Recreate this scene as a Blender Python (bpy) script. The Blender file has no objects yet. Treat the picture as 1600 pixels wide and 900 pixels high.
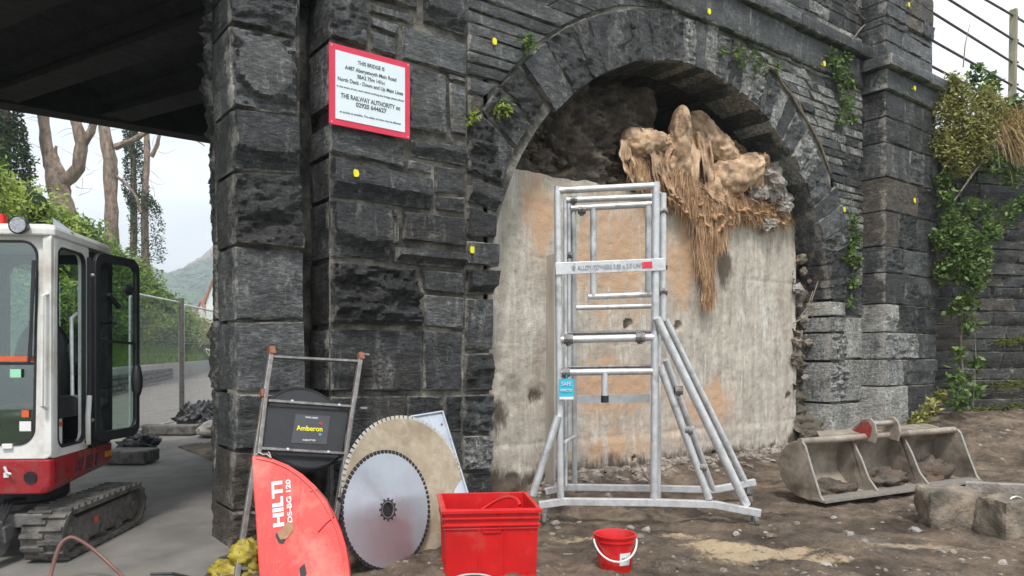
import bpy, math, random
from mathutils import Vector, Matrix, noise
R_ = math.radians
random.seed(7)
SC = bpy.context.scene
COL = SC.collection

# ------------------------------------------------------------------ camera, world, sun, exposure
CAMH = 1.5
FP = 1155.0          # focal length in pixels of the 1600 px wide photograph
HZ = 555.0           # horizon row
F = Vector((0.6025, 0.7981, 0)); RT = Vector((0.7981, -0.6025, 0))
cam_d = bpy.data.cameras.new('camera'); cam = bpy.data.objects.new('camera', cam_d); COL.objects.link(cam)
cam.location = (0, 0, CAMH); cam.rotation_euler = (R_(90), 0, -math.atan2(F.x, F.y))
cam_d.sensor_width = 36; cam_d.lens = FP / 1600 * 36; cam_d.shift_y = (HZ - 450) / 1600
cam_d.clip_start = 0.05; cam_d.clip_end = 5000
SC.camera = cam
SC.view_settings.view_transform = 'Standard'; SC.view_settings.look = 'None'
SC.view_settings.gamma = 1; SC.view_settings.exposure = 1.32
SUN_EL, SUN_ROT = 57, 216           # degrees; rotation: clockwise from +Y
wd = bpy.data.worlds.new('World'); SC.world = wd; wd.use_nodes = True
nt = wd.node_tree; nt.nodes.clear()
def wn(t): return nt.nodes.new(t)
sky = wn('ShaderNodeTexSky'); sky.sky_type = 'NISHITA'; sky.sun_disc = False
sky.sun_elevation = R_(SUN_EL); sky.sun_rotation = R_(SUN_ROT); sky.air_density = 1.0; sky.dust_density = 2.0
tc = wn('ShaderNodeTexCoord'); mp = wn('ShaderNodeMapping'); mp.inputs['Scale'].default_value = (1, 1, 3.2)
nz = wn('ShaderNodeTexNoise'); nz.inputs['Scale'].default_value = 2.6; nz.inputs['Detail'].default_value = 7; nz.inputs['Roughness'].default_value = .55
cr = wn('ShaderNodeValToRGB'); cr.color_ramp.elements[0].position = .34; cr.color_ramp.elements[1].position = .62
mx = wn('ShaderNodeMix'); mx.data_type = 'RGBA'
mx.inputs['B'].default_value = (9.3, 9.7, 10.1, 1)
bgn = wn('ShaderNodeBackground'); bgn.inputs['Strength'].default_value = 0.062
wo = wn('ShaderNodeOutputWorld')
L = nt.links.new
mr = wn('ShaderNodeMapRange'); mr.inputs['To Min'].default_value = .55; mr.inputs['To Max'].default_value = 1.0
L(tc.outputs['Generated'], mp.inputs['Vector']); L(mp.outputs[0], nz.inputs['Vector']); L(nz.outputs['Fac'], cr.inputs[0])
L(cr.outputs[0], mr.inputs['Value']); L(mr.outputs[0], mx.inputs['Factor'])
L(sky.outputs[0], mx.inputs['A']); L(mx.outputs['Result'], bgn.inputs[0]); L(bgn.outputs[0], wo.inputs[0])
sd = bpy.data.lights.new('sun', 'SUN'); sun = bpy.data.objects.new('sun', sd); COL.objects.link(sun)
sd.energy = 1.5; sd.angle = R_(10); sd.color = (1, .97, .93)
sv = Vector((math.sin(R_(SUN_ROT)) * math.cos(R_(SUN_EL)), math.cos(R_(SUN_ROT)) * math.cos(R_(SUN_EL)), math.sin(R_(SUN_EL))))
sun.rotation_euler = sv.to_track_quat('Z', 'Y').to_euler()

# ------------------------------------------------------------------ geometry helpers
C0 = Vector((0, 0, CAMH)); ZV = Vector((0, 0, 1))
def ray(px, py): return F + RT * ((px - 800) / FP) + ZV * ((HZ - py) / FP)
def at(px, py, t): return C0 + ray(px, py) * t                 # t = distance along the view axis
def onz(px, py, z=0.0): d = ray(px, py); return C0 + d * ((z - CAMH) / d.z)
def CP(x, t, z): return F * t + RT * x + ZV * z
def sm(a, b, x):
    x = max(0.0, min(1.0, (x - a) / (b - a))); return x * x * (3 - 2 * x)
def fr(v, o=4): return noise.fractal(Vector(v), 0.9, 2.1, o)

class Plane:
    def __init__(s, o, e, n): s.o = Vector(o); s.e = Vector(e).normalized(); s.n = Vector(n).normalized()
    def uz(s, px, py):
        d = ray(px, py); t = (s.o - C0).dot(s.n) / d.dot(s.n); p = C0 + d * t
        return ((p - s.o).dot(s.e), p.z)
    def P(s, u, z, d=0.0): p = s.o + s.e * u + s.n * d; return Vector((p.x, p.y, p.z + z))
class Plane3:                                                   # any plane through three points
    def __init__(s, a, b, c):
        s.o = a; s.e = (b - a).normalized(); s.n = s.e.cross(c - a).normalized()
        if s.n.dot(C0 - a) < 0: s.n = -s.n
        s.f = s.n.cross(s.e)
        if s.f.z < 0: s.f = -s.f
    def hit(s, px, py, d=0.0):
        r = ray(px, py); t = (s.o - C0).dot(s.n) / r.dot(s.n); return C0 + r * t + s.n * d

class MB:
    def __init__(s): s.v = []; s.f = []; s.m = []; s.mi = 0
    def add(s, vs, fs):
        b = len(s.v); s.v += [tuple(v) for v in vs]; s.f += [tuple(b + i for i in f) for f in fs]; s.m += [s.mi] * len(fs)
    def box(s, c, sx, sy, sz, ax=None):
        ax = ax or (Vector((1, 0, 0)), Vector((0, 1, 0)), ZV); c = Vector(c)
        vs = [c + ax[0] * (sx * i / 2) + ax[1] * (sy * j / 2) + ax[2] * (sz * k / 2) for k in (-1, 1) for j in (-1, 1) for i in (-1, 1)]
        s.add(vs, [(0, 2, 3, 1), (4, 5, 7, 6), (0, 1, 5, 4), (2, 6, 7, 3), (0, 4, 6, 2), (1, 3, 7, 5)])
    def bar(s, a, b, w, h, up=ZV):                              # rectangular bar from a to b
        a = Vector(a); b = Vector(b); d = (b - a); l = d.length; d.normalize(); sd_ = d.cross(up).normalized(); u = sd_.cross(d)
        s.box((a + b) / 2, l, w, h, (d, sd_, u))
    def tube(s, pts, r, n=10, cap=True, wob=0.0):
        pts = [Vector(p) for p in pts]; m = len(pts)
        rr = r if isinstance(r, (list, tuple)) else [r] * m
        d0 = (pts[1] - pts[0]).normalized(); up = Vector((0, 0, 1)) if abs(d0.z) < .9 else Vector((1, 0, 0))
        u = d0.cross(up).normalized(); rings = []
        for i in range(m):
            d = ((pts[min(i + 1, m - 1)] - pts[max(i - 1, 0)])).normalized()
            u = (u - d * u.dot(d)).normalized(); w = d.cross(u)
            ring = []
            for k in range(n):
                a = 2 * math.pi * k / n; q = u * math.cos(a) + w * math.sin(a)
                ri = rr[i] * (1 + (wob * noise.noise(pts[i] * 2.3 + q * 1.7) if wob else 0))
                ring.append(pts[i] + q * ri)
            rings.append(ring)
        vs = [p for g in rings for p in g]
        fs = [(i * n + k, i * n + (k + 1) % n, (i + 1) * n + (k + 1) % n, (i + 1) * n + k) for i in range(m - 1) for k in range(n)]
        if cap: fs += [tuple(range(n))[::-1], tuple((m - 1) * n + k for k in range(n))]
        s.add(vs, fs)
    def prism(s, pts, off):                                     # polygon extruded by a vector
        n = len(pts); off = Vector(off); pts = [Vector(p) for p in pts]
        s.add(pts + [p + off for p in pts], [tuple(range(n)), tuple(range(2 * n - 1, n - 1, -1))] + [(i, (i + 1) % n, n + (i + 1) % n, n + i) for i in range(n)])
    def ring(s, outer, inner, off):                             # plate with a hole, same point count
        n = len(outer); off = Vector(off); o = [Vector(p) for p in outer]; i_ = [Vector(p) for p in inner]
        vs = o + i_ + [p + off for p in o] + [p + off for p in i_]; fs = []
        for k in range(n):
            j = (k + 1) % n
            fs += [(k, j, n + j, n + k), (2 * n + j, 2 * n + k, 3 * n + k, 3 * n + j), (k, 2 * n + k, 2 * n + j, j), (n + j, 3 * n + j, 3 * n + k, n + k)]
        s.add(vs, fs)
    def lathe(s, prof, c, ax=None, n=24):                       # prof: (radius, height)
        ax = ax or (Vector((1, 0, 0)), Vector((0, 1, 0)), ZV); c = Vector(c); m = len(prof)
        vs = [c + (ax[0] * math.cos(2 * math.pi * k / n) + ax[1] * math.sin(2 * math.pi * k / n)) * r + ax[2] * h for r, h in prof for k in range(n)]
        s.add(vs, [(i * n + k, i * n + (k + 1) % n, (i + 1) * n + (k + 1) % n, (i + 1) * n + k) for i in range(m - 1) for k in range(n)])
    def build(s, name, mats, parent=None, smooth=False, bevel=0, fix=False):
        me = bpy.data.meshes.new(name); me.from_pydata(s.v, [], s.f)
        mats = mats if isinstance(mats, (list, tuple)) else [mats]
        for m_ in mats: me.materials.append(m_)
        if len(mats) > 1: me.polygons.foreach_set('material_index', s.m)
        if smooth: me.polygons.foreach_set('use_smooth', [True] * len(me.polygons))
        me.update()
        if fix:
            import bmesh
            bm = bmesh.new(); bm.from_mesh(me); bmesh.ops.recalc_face_normals(bm, faces=bm.faces); bm.to_mesh(me); bm.free()
        o = bpy.data.objects.new(name, me); COL.objects.link(o)
        if smooth == 'auto' or smooth:
            try: me.set_sharp_from_angle(angle=R_(38))
            except Exception: pass
        if bevel:
            b = o.modifiers.new('bevel', 'BEVEL'); b.width = bevel; b.segments = 2; b.limit_method = 'ANGLE'
        if parent: put(o, parent)
        return o
def put(o, parent):
    o.parent = parent; o.matrix_parent_inverse = Matrix.Translation(-parent.location)
def tag(o, label=None, cat=None, group=None, kind=None):
    if label: o['label'] = label
    if cat: o['category'] = cat
    if group: o['group'] = group
    if kind: o['kind'] = kind
    return o
def thing(name, loc, label, cat, group=None):
    o = bpy.data.objects.new(name, None); o.location = loc; o.empty_display_size = .2; COL.objects.link(o)
    return tag(o, label, cat, group)
def lean(a, b, k): return a + (b - a) * k

def blob(c, rx, ry, rz, ax=None, sub=3, amp=.15, sc=1.5, seed=0, flat=0.0, crease=0):
    """noisy rounded lump: returns verts, faces of a displaced sphere"""
    ax = ax or (Vector((1, 0, 0)), Vector((0, 1, 0)), ZV); c = Vector(c)
    nu, nv = 6 * sub, 4 * sub
    vs = []; fs = []
    for j in range(nv + 1):
        th = math.pi * j / nv
        for i in range(nu):
            ph = 2 * math.pi * i / nu
            q = Vector((math.sin(th) * math.cos(ph), math.sin(th) * math.sin(ph), math.cos(th)))
            k = 1 + amp * fr(q * sc + Vector((seed * 3.7, seed, 0)), 3)
            if crease: k -= crease * abs(noise.noise(q * sc * 2.5 + Vector((seed, 9, 2))))
            z = q.z * k
            if flat and z < -flat: z = -flat
            vs.append(c + ax[0] * (q.x * k * rx) + ax[1] * (q.y * k * ry) + ax[2] * (z * rz))
    for j in range(nv):
        for i in range(nu):
            a, b = j * nu + i, j * nu + (i + 1) % nu
            fs.append((a, a + nu, b + nu, b))
    return vs, fs
def rockbits(c, r, seed, ax=None):
    """small angular stone: 20 faces"""
    rd = random.Random(seed); t = (1 + 5 ** .5) / 2
    ic = [(-1, t, 0), (1, t, 0), (-1, -t, 0), (1, -t, 0), (0, -1, t), (0, 1, t), (0, -1, -t), (0, 1, -t), (t, 0, -1), (t, 0, 1), (-t, 0, -1), (-t, 0, 1)]
    fs = [(0, 11, 5), (0, 5, 1), (0, 1, 7), (0, 7, 10), (0, 10, 11), (1, 5, 9), (5, 11, 4), (11, 10, 2), (10, 7, 6), (7, 1, 8), (3, 9, 4), (3, 4, 2), (3, 2, 6), (3, 6, 8), (3, 8, 9), (4, 9, 5), (2, 4, 11), (6, 2, 10), (8, 6, 7), (9, 8, 1)]
    sx, sy, sz = rd.uniform(.7, 1.3), rd.uniform(.6, 1.2), rd.uniform(.4, .8); a = rd.uniform(0, 6.28); ca, sa = math.cos(a), math.sin(a)
    vs = []
    for x, y, z in ic:
        k = rd.uniform(.7, 1.15) * r / 1.9; x, y, z = x * sx * k, y * sy * k, z * sz * k
        vs.append(Vector(c) + Vector((x * ca - y * sa, x * sa + y * ca, z)))
    return vs, fs

# ------------------------------------------------------------------ materials
def rgb(c): return (*c, 1)
def new_mat(name):
    m = bpy.data.materials.new(name); m.use_nodes = True; n = m.node_tree; b = n.nodes['Principled BSDF']; return m, n, b
def nodes_noise(n, vec, scale, detail=6, rough=.55, stretch=(1, 1, 1), dist=0):
    mp = n.nodes.new('ShaderNodeMapping'); mp.inputs['Scale'].default_value = stretch
    t = n.nodes.new('ShaderNodeTexNoise'); t.inputs['Scale'].default_value = scale; t.inputs['Detail'].default_value = detail
    t.inputs['Roughness'].default_value = rough; t.inputs['Distortion'].default_value = dist
    n.links.new(vec, mp.inputs['Vector']); n.links.new(mp.outputs[0], t.inputs['Vector']); return t.outputs['Fac']
def ramp(n, fac, stops):
    r = n.nodes.new('ShaderNodeValToRGB'); e = r.color_ramp.elements
    while len(e) < len(stops): e.new(.5)
    for k, (p, c) in enumerate(stops): e[k].position = p; e[k].color = rgb(c) if len(c) == 3 else c
    n.links.new(fac, r.inputs[0]); return r.outputs[0]
def mixc(n, fac, a, b, mode='MIX'):
    m = n.nodes.new('ShaderNodeMix'); m.data_type = 'RGBA'; m.blend_type = mode
    for k, v in (('Factor', fac), ('A', a), ('B', b)):
        if isinstance(v, (int, float)): m.inputs[k].default_value = v
        elif isinstance(v, tuple): m.inputs[k].default_value = rgb(v)
        else: n.links.new(v, m.inputs[k])
    return m.outputs['Result']
def math_(n, op, a, b=0.0, clamp=False):
    m = n.nodes.new('ShaderNodeMath'); m.operation = op; m.use_clamp = clamp
    for k, v in ((0, a), (1, b)):
        if isinstance(v, (int, float)): m.inputs[k].default_value = v
        else: n.links.new(v, m.inputs[k])
    return m.outputs[0]
def coords(n): return n.nodes.new('ShaderNodeTexCoord').outputs['Object']
def bump(n, b, facs, dist=.02):
    prev = None
    for f_, st, d in facs:
        k = n.nodes.new('ShaderNodeBump'); k.inputs['Strength'].default_value = st; k.inputs['Distance'].default_value = d
        n.links.new(f_, k.inputs['Height'])
        if prev: n.links.new(prev, k.inputs['Normal'])
        prev = k.outputs[0]
    n.links.new(prev, b.inputs['Normal'])

def M(name, c1, c2=None, scale=6, rough=.6, metal=0, bmp=.2, bscale=30, bdist=.01, spec=.5, detail=6, stretch=(1, 1, 1), dirt=None, dirt_amt=.5, coat=0, rvar=.15, objvar=0.0):
    m, n, b = new_mat(name); co = coords(n); c2 = c2 or tuple(x * .75 for x in c1)
    f_ = nodes_noise(n, co, scale, detail, .6, stretch)
    col = ramp(n, f_, [(.3, c2), (.7, c1)])
    if dirt:
        g = nodes_noise(n, co, scale * .45, 8, .68)
        g = ramp(n, g, [(.62 - .3 * dirt_amt, (0, 0, 0)), (.78 - .2 * dirt_amt, (1, 1, 1))]); col = mixc(n, g, col, dirt)
        g2 = ramp(n, nodes_noise(n, co, 34, 9, .8, (1, 1, .5), .8), [(.58, (0, 0, 0)), (.64, (1, 1, 1))]); g3 = ramp(n, nodes_noise(n, co, 4.5, 6, .7), [(.45, (0, 0, 0)), (.62, (1, 1, 1))])
        col = mixc(n, math_(n, 'MULTIPLY', math_(n, 'MULTIPLY', g2, g3), min(.8, dirt_amt * 1.4)), col, tuple(min(1, x * 1.1 + .06) for x in dirt))
    if objvar:
        oi = n.nodes.new('ShaderNodeObjectInfo'); k = math_(n, 'MULTIPLY_ADD', oi.outputs['Random'], objvar * 2); k.node.inputs[2].default_value = 1 - objvar
        cc = n.nodes.new('ShaderNodeCombineColor'); [n.links.new(k, cc.inputs[i]) for i in range(3)]
        col = mixc(n, 1.0, col, cc.outputs[0], 'MULTIPLY')
    n.links.new(col, b.inputs['Base Color']); b.inputs['Metallic'].default_value = metal
    rr = n.nodes.new('ShaderNodeMapRange'); rr.inputs['To Min'].default_value = max(.03, rough - rvar); rr.inputs['To Max'].default_value = min(1, rough + rvar)
    n.links.new(nodes_noise(n, co, scale * 2.3, 5), rr.inputs['Value']); n.links.new(rr.outputs[0], b.inputs['Roughness'])
    b.inputs['Specular IOR Level'].default_value = spec; b.inputs['Coat Weight'].default_value = coat
    if bmp: bump(n, b, [(nodes_noise(n, co, bscale, 6, .65, stretch), bmp, bdist)])
    return m

def slate(name, lo, hi, white=.3, brown=.2, green=.1, gloss=.5, var=.55, bm=1.0):
    m, n, b = new_mat(name); co = coords(n)
    oi = n.nodes.new('ShaderNodeObjectInfo')
    col = ramp(n, nodes_noise(n, co, 3.2, 9, .62, (1, 1, 1.6)), [(.32, lo), (.68, hi)])
    k = math_(n, 'MULTIPLY_ADD', oi.outputs['Random'], var * 2); k.node.inputs[2].default_value = 1 - var
    cc = n.nodes.new('ShaderNodeCombineColor'); [n.links.new(k, cc.inputs[i]) for i in range(3)]
    col = mixc(n, 1.0, col, cc.outputs[0], 'MULTIPLY')
    hi_f = ramp(n, nodes_noise(n, co, 15, 9, .78, (1, 1, 3.0), .6), [(.36, (.22, .22, .22)), (.52, (.90, .90, .90)), (.66, (2.5, 2.45, 2.35))])  # dark pits and pale crest highlights of the relief painted into the colour
    col = mixc(n, 1.0, col, hi_f, 'MULTIPLY')
    # hue drift: bluish and warm patches
    col = mixc(n, math_(n, 'MULTIPLY', ramp(n, nodes_noise(n, co, 1.3, 5), [(.5, (0, 0, 0)), (.7, (1, 1, 1))]), .25), col, (.055, .07, .08))
    if brown: col = mixc(n, math_(n, 'MULTIPLY', ramp(n, nodes_noise(n, co, 2.1, 8, .7, dist=.6), [(.54, (0, 0, 0)), (.66, (1, 1, 1))]), brown), col, (.10, .065, .04))
    if green: col = mixc(n, math_(n, 'MULTIPLY', ramp(n, nodes_noise(n, co, 3.7, 8, .7), [(.56, (0, 0, 0)), (.66, (1, 1, 1))]), green), col, (.06, .085, .03))
    # lime that has run down the face, in vertical streaks, broken up by a finer noise
    st = ramp(n, nodes_noise(n, co, 3.0, 8, .72, (2.2, 2.2, .55), .4), [(.60 - .16 * white, (0, 0, 0)), (.74 - .1 * white, (1, 1, 1))])
    fi = ramp(n, nodes_noise(n, co, 26, 6, .75), [(.42, (0, 0, 0)), (.62, (1, 1, 1))])
    w = math_(n, 'MULTIPLY', math_(n, 'MULTIPLY', st, fi), min(1, white * 1.3))
    col = mixc(n, w, col, (.56, .56, .52))
    ra = n.nodes.new('ShaderNodeAttribute'); ra.attribute_name = 'rim'
    rw = math_(n, 'MULTIPLY', math_(n, 'SUBTRACT', math_(n, 'ADD', math_(n, 'MULTIPLY', ra.outputs['Fac'], .42), nodes_noise(n, co, 4, 10, .82)), .86), 9, True)
    col = mixc(n, math_(n, 'MULTIPLY', rw, .7), col, (.42, .40, .35))
    # crisp pale veins and scuffs
    vn = ramp(n, nodes_noise(n, co, 2.6, 10, .6, (1, 1, 1), 2.2), [(.492, (0, 0, 0)), (.5, (1, 1, 1)), (.508, (0, 0, 0))])
    col = mixc(n, math_(n, 'MULTIPLY', vn, .35), col, (.34, .34, .32))
    # pick marks: pale scratches along the bedding
    sc_ = ramp(n, nodes_noise(n, co, 9, 8, .8, (1, 1, 5.5), .8), [(.60, (0, 0, 0)), (.68, (1, 1, 1))])
    col = mixc(n, math_(n, 'MULTIPLY', sc_, .30), col, (.36, .36, .34))
    n.links.new(col, b.inputs['Base Color'])
    rr = n.nodes.new('ShaderNodeMapRange'); rr.inputs['To Min'].default_value = max(.12, gloss - .22); rr.inputs['To Max'].default_value = min(1, gloss + .30)
    n.links.new(nodes_noise(n, co, 5, 6), rr.inputs['Value']); n.links.new(rr.outputs[0], b.inputs['Roughness'])
    bump(n, b, [(nodes_noise(n, co, 8, 11, .74, (1, 1, 3.0), .6), 1.0 * bm, .06), (nodes_noise(n, co, 55, 8, .75), .7 * bm, .010)])
    return m

MT = {}
MT['slate'] = slate('dark_slate_rock', (.009, .0095, .0105), (.062, .065, .068), .46, .24, .10, .32)
MT['black'] = slate('black_slate_rock', (.008, .008, .008), (.048, .048, .047), .30, .05, .03, .34, .3)
MT['dressed'] = slate('dressed_grey_slate', (.021, .022, .023), (.096, .100, .102), .48, .22, .10, .40, .42, .6)
MT['limed'] = slate('limed_slate_rock', (.035, .036, .037), (.21, .21, .205), 1.6, .10, .12, .55, .35)
MT['brown'] = slate('brown_stained_slate', (.04, .034, .028), (.13, .105, .08), .3, .7, .15, .55, .3)
MT['soffit'] = slate('sooty_soffit_stone', (.010, .007, .006), (.085, .052, .038), .12, .5, .02, .6, .5)
MT['wing'] = slate('mossy_slate_rubble', (.022, .022, .022), (.085, .082, .076), .22, .3, .45, .6, .45)
MT['pale'] = slate('lime_washed_quoin', (.16, .155, .14), (.42, .41, .38), 1.0, .15, .15, .6, .3, .7)
MT['mortar'] = M('lime_mortar', (.46, .43, .36), (.05, .047, .04), 4.5, .9, bmp=.9, bscale=28, bdist=.03, dirt=(.035, .033, .028), dirt_amt=.95)
MT['steel'] = M('galvanised_tube', (.68, .69, .70), (.48, .49, .50), 14, .42, .4, bmp=.15, bscale=60, bdist=.004, dirt=(.30, .29, .27), dirt_amt=.25)
MT['oldsteel'] = M('worn_grey_steel', (.27, .26, .25), (.13, .12, .115), 18, .5, .4, bmp=.3, bscale=60, bdist=.004, dirt=(.16, .075, .04), dirt_amt=.25)
MT['blackp'] = M('black_plastic', (.022, .023, .026), (.015, .015, .017), 12, .45, bmp=.1)
MT['rubber'] = M('dusty_rubber', (.16, .15, .135), (.035, .034, .032), 9, .85, bmp=.9, bscale=26, bdist=.02, dirt=(.22, .2, .17), dirt_amt=.5)
MT['red'] = M('red_plastic', (.66, .012, .014), (.50, .010, .012), 5, .32, bmp=.06, bscale=20, coat=.1, dirt=(.52, .10, .08), dirt_amt=.3)
MT['guard'] = M('faded_red_guard', (.74, .075, .062), (.60, .045, .04), 4, .48, bmp=.12, bscale=40, bdist=.004, dirt=(.64, .27, .21), dirt_amt=.45)
MT['redpaint'] = M('red_machine_paint', (.36, .012, .02), (.26, .008, .014), 6, .3, bmp=.05, coat=.2, dirt=(.20, .09, .07), dirt_amt=.5)
MT['white'] = M('white_paint', (.74, .74, .71), (.62, .61, .57), 6, .4, bmp=.05, dirt=(.45, .41, .34), dirt_amt=.42)
MT['whitelabel'] = M('white_label', (.78, .78, .76), (.7, .7, .68), 9, .5, bmp=0)
MT['letterblack'] = M('black_lettering', (.02, .02, .025), None, 9, .5, bmp=0)
MT['lettersign'] = M('faded_black_lettering', (.09, .10, .12), None, 9, .5, bmp=0)
MT['lettergrey'] = M('grey_lettering', (.30, .33, .38), None, 9, .5, bmp=0)
MT['yellow'] = M('yellow_paint', (.85, .80, .02), (.7, .62, .02), 30, .6, bmp=.1)
MT['orange'] = M('orange_label', (.75, .13, .04), None, 9, .5, bmp=0)
MT['cyan'] = M('cyan_tag', (.05, .50, .66), (.04, .42, .58), 9, .45, bmp=0)
MT['sheet'] = M('aluminium_sheet', (.50, .54, .60), (.40, .43, .48), 7, .42, .5, bmp=.1, bscale=30)
MT['dirtybucket'] = M('muddy_bucket_steel', (.44, .38, .31), (.22, .185, .145), 5, .62, .25, bmp=.5, bscale=22, bdist=.012, dirt=(.10, .075, .055), dirt_amt=.55)
MT['edge'] = M('bright_worn_edge', (.50, .47, .42), (.34, .31, .27), 18, .4, .6, bmp=.2)
MT['brokenstone'] = M('broken_brown_stone', (.36, .29, .22), (.11, .095, .075), 6, .85, bmp=.9, bscale=14, bdist=.04, dirt=(.075, .07, .055), dirt_amt=.45)
MT['paverock'] = M('pale_broken_concrete', (.46, .42, .38), (.20, .18, .16), 5, .9, bmp=.9, bscale=18, bdist=.03, dirt=(.16, .12, .09), dirt_amt=.4)
MT['pebble'] = M('loose_stone', (.38, .33, .28), (.06, .05, .04), 9, .85, bmp=.4, detail=3)
MT['bag'] = M('tan_hessian', (.70, .50, .33), (.33, .20, .115), 7, .85, bmp=.9, bscale=16, bdist=.03, dirt=(.16, .10, .06), dirt_amt=.5, detail=9)
MT['earth'] = M('dark_wet_earth', (.20, .155, .115), (.035, .03, .024), 6, .8, bmp=1, bscale=14, bdist=.07, dirt=(.17, .105, .06), dirt_amt=.25, detail=9)
MT['mud'] = M('grey_mud', (.20, .175, .14), (.06, .05, .04), 4, .85, bmp=1, bscale=16, bdist=.04, dirt=(.09, .08, .05), dirt_amt=.5)
MT['bark'] = M('pale_brown_bark', (.40, .29, .23), (.11, .08, .06), 6, .9, bmp=1, bscale=7, bdist=.15, stretch=(1, 1, .3), detail=10, dirt=(.10, .09, .06), dirt_amt=.4)
MT['stem'] = M('grey_brown_stem', (.26, .22, .17), (.14, .11, .08), 20, .85, bmp=.3)
MT['wood'] = M('weathered_post', (.34, .31, .23), (.18, .16, .11), 8, .85, bmp=.6, bscale=20, stretch=(1, 1, .2), dirt=(.16, .17, .08), dirt_amt=.4)
MT['rail'] = M('rusty_rail', (.13, .095, .08), (.07, .05, .045), 15, .7, .3, bmp=.3)
MT['deck'] = M('sooty_steel', (.022, .021, .020), (.006, .006, .006), 4, .85, 0, bmp=.6, bscale=12, bdist=.03, dirt=(.03, .026, .022), dirt_amt=.3)
MT['hose'] = M('brown_hose', (.21, .10, .08), (.12, .06, .05), 9, .5, bmp=.1)
MT['yellowbag'] = M('yellow_waterproof', (.42, .33, .03), (.14, .105, .012), 7, .5, bmp=.4, bscale=12, bdist=.03)
MT['bin'] = M('black_polythene', (.018, .018, .02), (.012, .012, .013), 9, .3, bmp=.5, bscale=14, bdist=.04)
MT['signred'] = M('sign_red', (.70, .03, .075), (.62, .025, .06), 7, .4, bmp=0)
MT['signwhite'] = M('sign_white', (.72, .80, .84), (.66, .74, .78), 4, .4, bmp=0)
MT['housewall'] = M('white_render', (.72, .72, .72), (.6, .6, .6), .6, .8, bmp=.1)
MT['roof'] = M('orange_clay_tiles', (.46, .20, .14), (.30, .13, .09), 1.2, .8, bmp=.3, bscale=8)
MT['carred'] = M('red_car_paint', (.50, .02, .03), None, 3, .3, bmp=0, coat=.5)
MT['sand'] = M('yellow_sand', (.58, .44, .24), (.36, .26, .14), 7, .95, bmp=.6, bscale=60)
def leafmat(name, a, b_, scale=3.0):
    m, n, b = new_mat(name); co = coords(n)
    c = ramp(n, nodes_noise(n, co, scale, 5, .7), [(.3, a), (.7, b_)])
    g = n.nodes.new('ShaderNodeNewGeometry'); c2 = ramp(n, g.outputs['Random Per Island'], [(0, (.55, .55, .55)), (1, (1.35, 1.35, 1.2))])
    c = mixc(n, 1.0, c, c2, 'MULTIPLY')
    n.links.new(c, b.inputs['Base Color']); b.inputs['Roughness'].default_value = .5; b.inputs['Specular IOR Level'].default_value = .35
    tr = n.nodes.new('ShaderNodeBsdfTranslucent'); n.links.new(c, tr.inputs[0]); ad = n.nodes.new('ShaderNodeMixShader'); ad.inputs[0].default_value = .3
    n.links.new(b.outputs[0], ad.inputs[1]); n.links.new(tr.outputs[0], ad.inputs[2]); n.links.new(ad.outputs[0], n.nodes['Material Output'].inputs[0])
    return m
MT['leaf'] = leafmat('hedge_leaf', (.09, .16, .025), (.25, .37, .07))
MT['leaf2'] = leafmat('bright_leaf', (.20, .29, .045), (.42, .50, .10))
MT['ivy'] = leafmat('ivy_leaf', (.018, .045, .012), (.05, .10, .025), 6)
MT['wallivy'] = leafmat('wall_leaf', (.05, .11, .028), (.22, .31, .09), 6)
MT['dryleaf'] = leafmat('olive_leaf', (.15, .16, .05), (.46, .44, .17), 6)
MT['fibre'] = leafmat('orange_tan_fibre', (.40, .22, .12), (.78, .56, .38), 9)
MT['grass'] = leafmat('grass_blade', (.13, .26, .03), (.26, .40, .06), 1)
MT['straw'] = leafmat('straw_blade', (.42, .28, .14), (.60, .45, .22), 2)
MT['moss'] = M('moss', (.15, .17, .03), (.06, .07, .015), 12, .95, bmp=.8, bscale=50, bdist=.02)
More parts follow.
